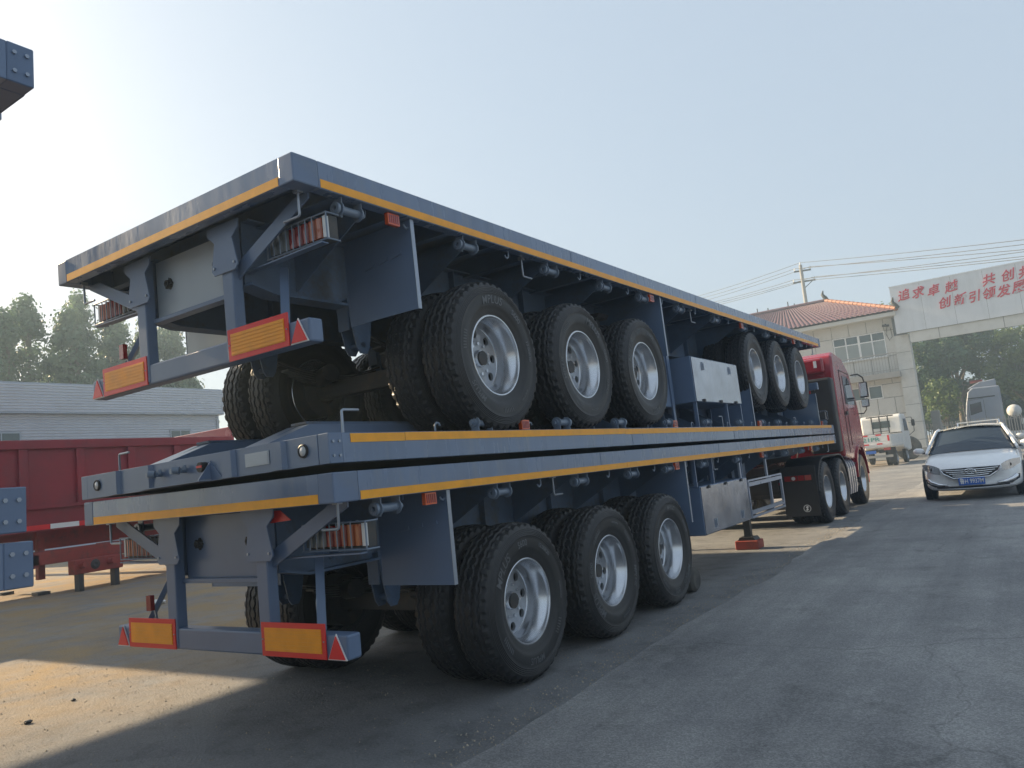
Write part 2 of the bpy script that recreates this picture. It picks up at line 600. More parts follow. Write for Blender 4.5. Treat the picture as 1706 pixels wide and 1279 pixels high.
def rim_mesh():
    """Steel disc wheel seen from outside: flange, deep barrel, disc with eight hand holes."""
    b = MB()
    b.lathe([(.108, .300), (.122, .300), (.127, .292), (.126, .284), (.113, .279), (.095, .276), (.085, .268), (.06, .262), (.045, .252), (.0, .247), (-.04, .245), (-.050, .238)], 72)
    b.lathe([(-.052, .238), (-.10, .246), (-.125, .27)], 72)
    return b.mesh('wheel', 'rim', 35)
def disc_mesh():
    b = MB()
    # disc with holes between r .232 and r .135
    n = 24
    for s in range(8):
        ring_in, ring_out = [], []
        for k in range(n):
            a = 2 * pi * k / n
            ring_in.append((.187 + .031 * cos(a), .031 * sin(a) / .187))
            m = max(abs(cos(a)), abs(sin(a)))
            ring_out.append((.185 + .053 * cos(a) / m, (pi / 8) * sin(a) / m))
        def P(rt, dep):
            t = rt[1] + s * pi / 4
            return (dep, rt[0] * cos(t), rt[0] * sin(t))
        q = [P(x, -.050 if x[0] > .2 else -.040) for x in ring_out] + [P(x, -.045) for x in ring_in] + [P(x, -.068) for x in ring_in]
        f = [(k, (k + 1) % n, n + (k + 1) % n, n + k) for k in range(n)] + [(n + k, n + (k + 1) % n, 2 * n + (k + 1) % n, 2 * n + k) for k in range(n)]
        b.add(q, f)
    b.lathe([(-.040, .136), (-.034, .128), (-.034, .05)], 40)
    return b.mesh('disc', 'disc', 35)
def hub_mesh():
    b = MB()
    b.lathe([(-.066, .086), (-.03, .082), (-.028, .07), (.010, .064), (.020, .058), (.022, .03), (.024, .0)], 36)
    for k in range(10):
        a = 2 * pi * (k + .5) / 10
        b.tube((-.05, .112 * cos(a), .112 * sin(a)), (.006, .112 * cos(a), .112 * sin(a)), .0125, 6)
    return b.mesh('hub', 'rim', 35)
def capmark_mesh():
    b = MB()
    b.lathe([(.0215, .050), (.025, .050), (.025, .043), (.0215, .043)], 30, closed=True)
    b.prism([(-.009, -.038), (.009, -.038), (.009, .038), (-.009, .038)], 'x', .0215, .0255)
    b.prism([(-.034, -.009), (.034, -.002), (.034, .012), (-.034, .005)], 'x', .0215, .0252)
    return b.mesh('cap_emblem', 'darkmetal')
def arc_text(bm, s, size, r0, th, ax, flip=1, offset=.0008, shear=.0):
    me = text_mesh(s, size, .0012, offset, shear)
    o = len(bm.v)
    for v in me.vertices:
        a = th - flip * v.co.x / r0
        rr = r0 + flip * v.co.y
        bm.v.append((ax + v.co.z, rr * cos(a) * 1.0, rr * sin(a)))
    for p in me.polygons:
        bm.f.append(tuple(o + i for i in p.vertices))
def letter_mesh():
    b = MB()
    # positions are on the outer side wall; y axis of the wheel = angle 0
    def ax(r_):
        return .1485
    for k in range(3):
        pass
    arc_text(b, "MPLUS", .086, .402, pi * .5, .1512, shear=.2, offset=.0006)
    arc_text(b, "12.00R20", .042, .402, pi * .02, .1512)
    arc_text(b, "MPLUS", .062, .402, pi * 1.22, .1512, shear=.2, offset=.0006)
    arc_text(b, "S600", .062, .402, pi * .25, .1512, offset=.0006)
    arc_text(b, "REGROOVABLE", .018, .402, pi * 1.72, .1512)
    for c0, nn in ((pi * .86, 7), (pi * 1.47, 6)):
        for k in range(nn):
            a = c0 + k * .052
            p = [(-.016, -.004), (-.016, .004), (.018, .010), (.018, .002)]
            b.prism([((.402 + u) * cos(a + v / .4), (.402 + u) * sin(a + v / .4)) for u, v in p], 'x', .147, .1522)
    me = b.mesh('lettering', 'letter')
    return me
ME = dict(tyre=tyre_mesh(), rim=rim_mesh(), disc=disc_mesh(), drum=MB().lathe([(-.09, .0), (-.09, .235), (-.11, .24)], 32).mesh('drum', 'dark'), hub=hub_mesh(), cap=capmark_mesh(), letter=letter_mesh())
def wheel(root, x, y, z, outward, spin=0.0, outer=True, detail=True):
    """outward: +1 dish faces +x, -1 faces -x."""
    w = put('wheel', ME['rim'], root, loc=(x, y, z), rot=(spin, 0, 0 if outward > 0 else pi))
    put('tyre', ME['tyre'], w)
    if outer:
        put('disc', ME['disc'], w)
        put('drum', ME['drum'], w)
        put('hub', ME['hub'], w, loc=(-.026, 0, 0))
        put('cap_emblem', ME['cap'], w, loc=(-.026, 0, 0), rot=(-spin, 0, 0))
        if detail:
            struct(put('lettering', ME['letter'], w), 'stuff')
    return w

# ------------------------------------------------------------------ flatbed trailer
ZT, H, LEN, W = 1.547, .161, 12.87, 1.25
ZB = ZT - H
def winch_mesh():
    b = MB()
    b.tube((0, -.085, 0), (0, .105, 0), .026, 14)
    b.lathe([(-.092, .016), (-.092, .036), (-.112, .036), (-.112, .016)], 18, ax='y', closed=True)
    for y in (-.078, .078):
        b.lathe([(y - .004, .0), (y - .004, .044), (y + .004, .044), (y + .004, .0)], 18, ax='y')
        b.prism([(-.028, .0), (.028, .0), (.034, .075), (-.034, .075)], 'y', y - .0035, y + .0035)
    b.tube((0, .10, 0), (0, .125, 0), .015, 8)
    b.tube((.0, -.06, .03), (.0, -.06, -.045), .007, 6)
    return b.mesh('rope_winch', 'winch', 40)
def hook_mesh():
    b = MB()
    b.path([(0, .02, .03), (0, .02, .0), (0, .018, -.025), (0, .0, -.04), (0, -.02, -.036), (0, -.03, -.02)], .007, 8)
    return b.mesh('rope_hook', 'winch', 60)
def rod_mesh():
    b = MB()
    b.path([(0, 0, .03), (0, 0, -.10), (0, .004, -.108), (0, .012, -.112), (0, .13, -.112)], .008, 8)
    b.box(-.02, .02, -.02, .02, .02, .045)
    return b.mesh('pin_rod', 'edge', 60)
def marker_mesh():
    b = MB()
    b.box(-.014, .014, -.052, .052, -.036, .036)
    return b.mesh('marker_lamp', 'amberlens')
MARK_GRID = MB()
for i in range(5):
    MARK_GRID.box(.014, .0165, -.042 + i * .0185, -.031 + i * .0185, -.026, .026)
def mk(name, fn, material, smooth=None):
    b = MB()
    fn(b)
    return b.mesh(name, material, smooth)
ME.update(winch=winch_mesh(), hook=hook_mesh(), rod=rod_mesh(), marker=marker_mesh(), lensrib=MARK_GRID.mesh('lens_rib', 'redlens'))
ME['bolt'] = mk('bolt', lambda b: b.tube((0, 0, 0), (.008, 0, 0), .0085, 6), 'edge')
ME['cross'] = mk('cross_member', lambda b: (b.box(-1.165, 1.165, -.004, .004, ZB + .012, ZT - .012), b.box(-1.165, 1.165, -.03, .03, ZB + .004, ZB + .012)), 'under')
ME['outrig'] = mk('outrigger', lambda b: b.prism([(.507, 1.02), (.507, ZB + .01), (1.165, ZB + .01), (1.165, ZB - .03), (1.10, ZB - .035)], 'y', -.004, .004), 'under')
ME['lens'] = mk('lens', lambda b: b.prism([(-.026, 0), (.026, 0), (.026, .018), (.018, .03), (-.018, .03), (-.026, .018)], 'z', -.058, .058), 'redlens')
ME['plug'] = mk('rubber_plug', lambda b: (b.lathe([(0, .0), (-.03, .018), (-.03, .024), (-.012, .028), (0, .036)], 8, ax='y'), [b.bar((0, -.012, 0), (.04 * cos(k * pi / 2.5), -.008, .04 * sin(k * pi / 2.5)), .014, .01) for k in range(5)]), 'dark', 50)

def spring_mesh():
    b = MB()
    for i in range(6):
        hl = .60 - i * .07
        pts = []
        for k in range(9):
            t = -1 + 2 * k / 8
            pts.append((t * hl, -i * .018 + .10 * (t * hl / .6) ** 2))
        poly = pts + [(y, z - .014) for y, z in reversed(pts)]
        b.prism(poly, 'x', -.045, .045)
    for y in (-.05, .05):
        b.box(-.055, .055, y - .01, y + .01, -.14, .03)
    return b.mesh('leaf_spring', 'darkmetal')
def hanger_mesh():
    b = MB()
    for x in (-.055, .055):
        b.prism([(-.12, .32), (.12, .32), (.09, .12), (.06, -.02), (.03, -.06), (-.03, -.06), (-.06, -.02), (-.09, .12)], 'x', x - .005, x + .005)
    b.tube((-.06, 0, 0), (.06, 0, 0), .022, 10)
    b.box(-.05, .05, -.115, -.105, .1, .31)
    return b.mesh('spring_hanger', 'under', 40)
def axle_mesh():
    b = MB()
    b.box(-.62, .62, -.065, .065, -.065, .065)
    b.tube((-1.1, 0, 0), (1.1, 0, 0), .055, 12)
    for s in (-1, 1):
        b.lathe([(s * .56, .10), (s * .58, .205), (s * .76, .21), (s * .77, .12)], 28)
        b.tube((s * .45, -.12, .10), (s * .30, -.16, .12), .075, 14)
    return b.mesh('axle', 'darkmetal', 40)
ME.update(spring=spring_mesh(), hanger=hanger_mesh(), axle=axle_mesh())
WPROFILE = [(1.17, ZB), (W, ZB), (W, ZT), (1.17, ZT), (1.17, ZT - .008), (W - .008, ZT - .008), (W - .008, ZB + .008), (1.17, ZB + .008)]
WINCH_Y = [.45, 1.6, 2.75, 3.75, 4.62, 5.65, 6.9, 8.1, 9.25, 10.3, 11.4]
MARK_Y = [.80, 4.80, 7.95, 10.9]

def add_boxes(root, ladder=True):
    B = lambda: MB()
    # tool boxes
    s = 1
    y0, y2 = 5.45, 7.15
    tb = MB().box(.70, 1.195, y0, y2, .545, 1.085).build('tool_box', 'plate', root, bevel=.006)
    lid = MB().box(1.196, 1.206, y0 + .01, y2 - .01, .555, 1.078).build('box_lid', 'steel', tb, bevel=.003)
    for yy in (y0 + .25, (y0 + y2) / 2, y2 - .25):
        MB().box(1.206, 1.222, yy - .03, yy + .03, 1.05, 1.085).build('hinge', 'darkmetal', tb)
    for yy in (y0 + .35, y2 - .35):
        b = MB()
        b.box(1.206, 1.216, yy - .025, yy + .025, .60, .69)
        b.box(1.216, 1.226, yy - .012, yy + .012, .62, .70)
        b.build('latch', 'edge', tb)
    for yy in (y0 - .02, y0 + .55, y2 - .05):
        for x in (.74, 1.16):
            B().box(x - .02, x + .02, yy - .012, yy + .012, 1.086, ZB).build('box_hanger', 'paint', root)
    if ladder:
        # side guard ladder
        gd = MB()
        gx = 1.19
        for z, hh in ((1.035, .022), (.985, .05), (.625, .05), (.565, .03)):
            gd.bar((gx + (.004 if hh > .04 else 0), y2 + .05, z), (gx, 8.85, z), .03, hh)
        gf = gd.build('side_guard', 'silver', root)
        for yy in (y2 + .06, 8.25, 8.84):
            MB().box(gx - .02, gx + .012, yy - .02, yy + .02, .55, 1.04).build('guard_upright', 'silver', gf)
        for yy in (7.05, 8.25):
            MB().box(gx - .045, gx - .018, yy - .025, yy + .025, .95, ZB).build('guard_hanger', 'silver', gf)

    else:
        db = MB().box(.55, .98, 7.25, 8.15, .52, 1.12).build('side_box', 'plate', root, bevel=.006)
        for yy in (7.35, 8.05):
            MB().box(.98, 1.0, yy - .03, yy + .03, .40, ZB).build('box_strap', 'paint', db)

def make_trailer(label, group, axle0, spins, boxes=1):
    root = thing('flatbed_trailer', label, 'trailer', group=group)
    B = lambda: MB()
    # deck and rails
    B().box(-1.168, 1.168, .06, LEN - .06, ZT - .012, ZT - .005).build('deck_floor', 'under', root)
    for s in (-1, 1):
        prof = [(s * x, z) for x, z in WPROFILE]
        b = MB()
        n = len(prof)
        b.prism([(z, x) for x, z in prof], 'y', 0, 0) if False else None
        q = [(x, .18, z) for x, z in prof] + [(x, LEN - .10, z) for x, z in prof]
        b.add(q, [(k, (k + 1) % n, (k + 1) % n + n, k + n) for k in range(n)] + [tuple(range(n)), tuple(range(2 * n - 1, n - 1, -1))])
        rail = b.build('side_rail', 'rail', root, bevel=.003)
        a, c = sorted((s * (W + .0004), s * (W + .0030)))
        rg = random.Random(int(axle0 * 100) + s)
        ys = .19
        while ys < LEN - .2:
            ye = min(ys + rg.uniform(2.2, 3.4), LEN - .16)
            dz = rg.uniform(-.002, .002)
            B().box(a, c, ys, ye - rg.choice((.001, .002, .004)), ZB + .005 + dz, ZB + .053 + dz + rg.uniform(-.002, .002)).build('reflective_tape', 'yellow', rail)
            ys = ye
        for yw in (3.05, 6.1, 9.12):
            B().box(*sorted((s * (W + .0002), s * (W + .0022))), yw - .006, yw + .006, ZB + .056, ZT - .004).build('weld_seam', 'paint', rail, bevel=.001)
        a, c = sorted((s * 1.135, s * (W + .002)))
        B().box(a, c, -.002, .178, ZB - .001, ZT + .001).build('corner_cap', 'paint', root, bevel=.008, seg=2)
        b = MB()
        a, c = sorted((s * 1.17, s * (W + .002)))
        b.box(a, c, LEN - .10, LEN - .002, ZB - .001, ZT + .001)
        fc = b.build('front_corner', 'paint', root, bevel=.004)
        for yb in (LEN - .075, LEN - .03):
            for zb in (ZB + .045, ZT - .04):
                put('bolt', ME['bolt'], fc, loc=(s * (W + .002), yb, zb), rot=(0, 0, 0 if s > 0 else pi))
    b = MB()
    b.box(-1.135, 1.135, 0, .008, ZB, ZT)
    b.box(-1.135, 1.135, .008, .075, ZB, ZB + .008)
    b.box(-1.135, 1.135, .008, .075, ZT - .008, ZT)
    rb = b.build('rear_beam', 'rail', root, bevel=.002)
    B().box(-1.128, 1.128, -.0028, -.0004, ZB + .004, ZB + .054).build('reflective_tape', 'yellow', rb)
    # front beam with ribs, lamps and couplings
    y1 = LEN
    b = MB()
    b.box(-1.168, 1.168, y1 - .008, y1, ZB, ZT)
    b.box(-1.168, 1.168, y1 - .09, y1 - .008, ZB, ZB + .008)
    b.box(-1.168, 1.168, y1 - .09, y1 - .008, ZT - .008, ZT)
    fb = b.build('front_beam', 'paint', root, bevel=.002)
    for x in (-.80, -.42, .42, .86):
        B().prism([(x - .06, y1), (x + .06, y1), (x + .045, y1 + .025), (x - .045, y1 + .025)], 'z', ZB + .003, ZT - .003).build('stiffener_rib', 'paint', fb)
    for x in (-1.03, 1.06):
        b = MB()
        b.lathe([(y1, .037), (y1 + .012, .037), (y1 + .015, .031), (y1 + .009, .027)], 24, c=(x, 0, 1.462), ax='y')
        lp = b.build('front_lamp', 'dark', root, smooth=40)
        MB().lathe([(y1 + .008, .028), (y1 + .014, .022), (y1 + .017, .0)], 20, c=(x, 0, 1.462), ax='y').build('lens', 'clearlens', lp, smooth=40)
    b = MB()
    b.box(.57, .78, y1 + .001, y1 + .006, 1.425, 1.50)
    for k in range(7):
        b.box(.578, .772, y1 + .006, y1 + .009, 1.43 + k * .0098, 1.4355 + k * .0098)
    b.build('reflector_plate', 'edge', root)
    b = MB()
    b.prism([(-.36, ZT - .002), (.36, ZT - .002), (.24, ZB + .04), (-.30, ZB + .04)], 'y', y1 + .001, y1 + .006)
    b.prism([(y1 + .006, ZT - .01), (y1 + .09, ZT - .01), (y1 + .006, ZB + .05)], 'x', .236, .244)
    b.box(-.36, .25, y1 + .001, y1 + .09, ZT - .006, ZT - .001)
    b.build('coupling_shelf', 'paint', root)
    for x in (-.26, .0):
        b = MB()
        b.tube((x, y1 + .006, 1.46), (x, y1 + .05, 1.46), .016, 10)
        b.tube((x, y1 + .05, 1.46), (x - .03, y1 + .075, 1.455), .024, 10)
        b.box(x - .05, x - .01, y1 + .05, y1 + .085, 1.445, 1.475)
        b.tube((x + .02, y1 + .03, 1.46), (x + .02, y1 + .03, 1.43), .012, 8)
        b.build('air_coupling', 'winch', root, smooth=40)
    b = MB()
    b.tube((.20, y1 + .004, 1.46), (.20, y1 + .05, 1.46), .03, 14)
    sk = b.build('plug_socket', 'dark', root, smooth=40)
    MB().box(.175, .225, y1 + .05, y1 + .054, 1.45, 1.463).build('socket_tab', 'red', sk)
    # main beams with tapered goose-neck
    for s in (-1, 1):
        x = s * .5
        prof = [(.22, ZB + .02), (.22, 1.02), (.4, .98), (9.0, .98), (9.7, 1.25), (LEN - .46, 1.25), (LEN - .10, ZB), (LEN - .10, ZB + .02)]
        b = MB()
        b.prism(prof, 'x', x - .006, x + .006)
        bot = [(.22, 1.02), (.4, .98), (9.0, .98), (9.7, 1.25), (LEN - .46, 1.25)]
        for p, q in zip(bot[:-1], bot[1:]):
            b.bar((x, p[0], p[1] - .008), (x, q[0], q[1] - .008), .14, .016)
        b.box(x - .07, x + .07, .22, LEN - .1, ZB + .02, ZB + .03)
        mb = b.build('main_beam', 'under', root)
        b = MB()
        b.prism([(LEN - 1.6, 1.255), (LEN - .46, 1.255), (LEN - .09, ZB - .002), (LEN - 1.6, ZB - .002)], 'x', x - .11, x + .11)
        b.build('neck_box', 'paint', mb, bevel=.003)
        for k in range(8):
            B().box(x - .06, x + .06, 1.2 + k * 1.05, 1.21 + k * 1.05, .985, ZB + .02).build('web_stiffener', 'under', mb)
    yy = .36
    while yy < LEN - .3:
        put('cross_member', ME['cross'], root, loc=(0, yy, 0))
        yy += .53
    for k in range(9):
        for s in (1, -1):
            put('outrigger', ME['outrig'], root, loc=(0, .62 + k * 1.06, 0), rot=(0, 0, 0 if s > 0 else pi))
    # rear frame
    for s in (-1, 1):
        x = s * .46
        B().box(x - .05, x + .05, .13, .205, .56, ZB - .001).build('rear_post', 'paint', root, bevel=.007, seg=2)
        hp = MB()
        hp.prism([(x - .15, ZB), (x + .15, ZB), (x + .145, ZB - .05), (x + .085, ZB - .10), (x + .125, ZB - .27), (x + .10, ZB - .30),
                  (x - .10, ZB - .30), (x - .125, ZB - .27), (x - .085, ZB - .10), (x - .145, ZB - .05)], 'y', .116, .128)
        h_ = hp.build('hinge_plate', 'paint', root, bevel=.002)
        for xx in (-.095, .095):
            put('bolt', ME['bolt'], h_, loc=(x + xx, .116, ZB - .255), rot=(0, 0, -pi / 2))
        put('rubber_plug', ME['plug'], root, loc=(s * .26, .222, 1.20))
        # warning board and triangle
        a, c = sorted((s * .43, s * .965))
        wb = MB().box(a, c, .124, .132, .548, .738).build('warning_board', 'red', root)
        MB().box(a + .03, c - .03, .121, .124, .578, .708).build('yellow_field', 'amber_board', wb)
        for k in range(6):
            MB().box(a + .032, c - .032, .1185, .121, .584 + k * .021, .594 + k * .021).build('ridge', 'amber_board', wb)
        for xx in (a + .012, c - .012):
            put('screw', ME['bolt'], wb, loc=(xx, .124, .643), rot=(0, 0, -pi / 2)).scale = (.5, .5, .5)
        tx = s * 1.045
        tr = MB().prism([(tx - .072, .548), (tx + .072, .548), (tx, .688)], 'y', .128, .134).build('triangle_edge', 'whitepaint', root)
        MB().prism([(tx - .062, .554), (tx + .062, .554), (tx, .675)], 'y', .122, .128).build('triangle_reflector', 'red', tr)
        # tail lamp cluster in its guard
        x0, x1 = s * .72, s * 1.20
        lo, hi = sorted((x0, x1))
        hs = MB().box(lo, hi, .272, .34, 1.125, 1.268).build('tail_lamp', 'darkmetal', root)
        for k, mm in enumerate(('greylens', 'greylens', 'greylens', 'redlens', 'redlens', 'redlens', 'orangelens', 'orangelens')):
            ln = put('lens', ME['lens'], hs, loc=(s * (.75 + k * .056), .273, 1.197), rot=(pi, 0, 0))
            if mm != 'redlens':
                ln.data = ME['lens'].copy()
                ln.data.materials[0] = M[mm]
        MB().box(*sorted((s * 1.181, s * 1.201)), .245, .272, 1.135, 1.26).build('lens', 'clearlens', hs)
        b = MB()
        for k in range(8):
            xx = s * (.722 + k * .056)
            b.path([(xx, .29, 1.272), (xx, .228, 1.268), (xx, .228, 1.125), (xx, .29, 1.118)], .004, 6)
        for zz in (1.27, 1.118):
            b.tube((s * .71, .232, zz), (s * 1.225, .232, zz), .005, 6)
        b.path([(s * 1.225, .232, 1.27), (s * 1.225, .33, 1.27)], .005, 6)
        b.path([(s * 1.225, .232, 1.118), (s * 1.225, .33, 1.118)], .005, 6)
        b.tube((s * 1.225, .232, 1.118), (s * 1.225, .232, 1.27), .005, 6)
        b.build('lamp_guard', 'winch', hs)
        B().bar((s * .51, .235, 1.085), (s * 1.20, .235, 1.10), .05, .008).build('lamp_shelf', 'paint', root)
        B().bar((s * .52, .18, 1.10), (s * 1.13, .18, ZB - .01), .014, .10, up=(0, 1, 0)) if False else MB().prism([(s * .51, 1.04), (s * .51, 1.14), (s * 1.04, ZB), (s * 1.16, ZB), (s * 1.16, ZB - .03)], 'y', .172, .184).build('corner_gusset', 'paint', root)
        B().bar((s * .86, .20, .68), (s * .70, .36, 1.09), .05, .03).build('bumper_brace', 'paint', root)
    B().box(-.41, .41, .222, .228, .985, ZB - .01).build('rear_panel', 'paint', root)
    b = MB()
    b.box(-.41, .41, .18, .25, .955, .984)
    b.build('rear_crossbar', 'paint', root, bevel=.003)
    B().box(-1.125, 1.125, .136, .236, .545, .68).build('bumper', 'paint', root, bevel=.012, seg=2)
    b = MB()
    b.box(-.79, -.74, .15, .18, .78, .88)
    rr = b.build('red_side_lamp', 'redlens', root)
    B().bar((-.765, .19, .80), (-.72, .19, .69), .012, .012).build('lamp_stalk', 'edge', root)
    # fenders
    for yf, zl in ((.96, .80), (5.02, .74)):
        for s in (-1, 1):
            lo, hi = sorted((s * .62, s * 1.222))
            fp = MB().box(lo, hi, yf, yf + .004, zl, ZB - .002).build('fender_plate', 'plate', root)
            a, c = sorted((s * 1.2225, s * 1.2265))
            MB().box(a, c, yf - .004, yf + .03, zl, ZB - .002).build('fender_edge', 'edge', fp)
            if yf < 2:
                for k in range(3):
                    x0 = s * (.80 + k * .12)
                    MB().bar((x0, yf - .006, 1.15 + k * .012), (x0 + s * .09, yf - .006, 1.165 + k * .012), .008, .02).build('embossed_slot', 'plate', fp)
    # winches, hooks, lamps, rods
    for s in (-1, 1):
        for k, y in enumerate(WINCH_Y):
            put('rope_winch', ME['winch'], root, loc=(s * 1.19, y, ZB - .06))
            put('rope_hook', ME['hook'], root, loc=(s * 1.2, y + .5, ZB - .02))
        for y in MARK_Y:
            lm = put('marker_lamp', ME['marker'], root, loc=(s * 1.215, y, ZB - .04), rot=(0, 0, 0 if s > 0 else pi))
            put('lens_rib', ME['lensrib'], lm)
        for y in (.12, 2.40, 6.15):
            put('pin_rod', ME['rod'], root, loc=(s * 1.14, y, ZB - .03), rot=(0, 0, 0 if y > 1 else (-pi * .5 if s < 0 else pi * .5)))
        put('pin_rod', ME['rod'], root, loc=(s * 1.14, LEN - .22, ZB - .03), rot=(0, 0, pi if s > 0 else -pi * .5))
    # running gear
    for k in range(3):
        y = axle0 + 1.31 * k
        put('axle', ME['axle'], root, loc=(0, y, .55))
        for s in (-1, 1):
            put('leaf_spring', ME['spring'], root, loc=(s * .5, y, .69))
            wheel(root, s * (1.2212 - .127), y, .55, s, spins[k] * s + (0 if s > 0 else 2))
            wheel(root, s * (1.2212 - .127 - .34), y, .55, -s, 1.3 * k + s, outer=False)
    for k in range(4):
        for s in (-1, 1):
            put('spring_hanger', ME['hanger'], root, loc=(s * .5, axle0 - .655 + 1.31 * k, .70))
    for k in range(2):
        b = MB()
        b.lathe([(-.36, 0), (-.36, .09), (-.33, .12), (.33, .12), (.36, .09), (.36, 0)], 20, c=(-.1, axle0 + 3.3 + k * .32, 1.1))
        b.build('air_tank', 'under', root, smooth=40)
    if boxes:
        add_boxes(root, boxes == 1)
    # landing legs
    for s in (-1, 1):
        b = MB()
        b.box(s * .70 - .065, s * .70 + .065, 8.45, 8.58, .55, ZB)
        lg = b.build('landing_leg', 'under', root, bevel=.006)
        b = MB()
        b.box(s * .70 - .048, s * .70 + .048, 8.467, 8.563, .17, .56)
        b.prism([(s * .70 - .13, .13), (s * .70 + .13, .13), (s * .70 + .10, .175), (s * .70 - .10, .175)], 'y', 8.40, 8.63)
        b.build('foot', 'darkmetal', lg)
    return root

GROUP_T = 'grey-blue flatbed trailers in the stack beside the road'
low = make_trailer('grey-blue flatbed trailer standing on the ground, lowest of the stack behind the red tractor', GROUP_T, 1.767, (.9, 2.2, 3.9))
inv = make_trailer('grey-blue flatbed trailer lying upside down, sandwiched in the middle of the stack', GROUP_T, 1.966, (.2, 1.7, 2.9), boxes=2)
top = make_trailer('topmost grey-blue flatbed trailer, upright, its rear wheels above the overturned one', GROUP_T, 1.779, (0.06, -.55, 1.1), boxes=0)
inv.matrix_world = Matrix.Translation((0, 6.42, 1.651)) @ Matrix.Rotation(-.0115, 4, 'Y') @ Matrix.Rotation(-.0016, 4, 'X') @ Matrix.Rotation(pi, 4, 'X') @ Matrix.Translation((0, -6.435, -(ZT + ZB) / 2))
top.matrix_world = Matrix.Translation((0, -.1228, 3.264)) @ Matrix.Rotation(-.0085, 4, 'Y') @ Matrix.Rotation(.0106, 4, 'X') @ Matrix.Translation((0, 0, -ZT))
# a red triangular reflector is fixed only on the lowest trailer
MB().prism([(.53, 1.30), (.72, 1.31), (.63, 1.37), (.53, 1.375)], 'y', .150, .156).build('triangle_reflector', 'red', low)

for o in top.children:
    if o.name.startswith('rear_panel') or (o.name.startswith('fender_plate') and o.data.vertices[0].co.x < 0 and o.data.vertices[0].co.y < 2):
        o.data.materials[0] = M['paleplate']  # paler grey than the other plates of this trailer
        o["label"] = 'pale grey plate'

# second stack parked behind, its front ends reach into the picture
GROUP_S = 'flatbed trailers of the second stack at the picture edge'
def again(src, mw, label):
    c = copy_tree(src)
    c.matrix_world = mw
    c["label"], c["group"] = label, GROUP_S
    return c
_p = Matrix.Translation((0, -1.478 - LEN, 0)) @ Matrix.Rotation(-.0128, 4, 'X')
again(low, _p, 'blue-grey trailer beam end, lower of the two at the left picture edge')
again(low, Matrix.Translation((0, -1.478 - LEN / 2, (1.385 + 1.625) / 2 + .075 + .0)) @ Matrix.Rotation(-.0128, 4, 'X') @ Matrix.Rotation(pi, 4, 'Y') @ Matrix.Translation((0, -LEN / 2, -(ZT + ZB) / 2 + .0)), 'blue-grey trailer beam end, upper of the two at the left picture edge')
again(low, Matrix.Translation((.0, -1.415 - LEN, 3.30 - ZT + .08)) @ Matrix.Rotation(-.0062, 4, 'X'), 'blue-grey trailer deck corner high against the sky at top left')
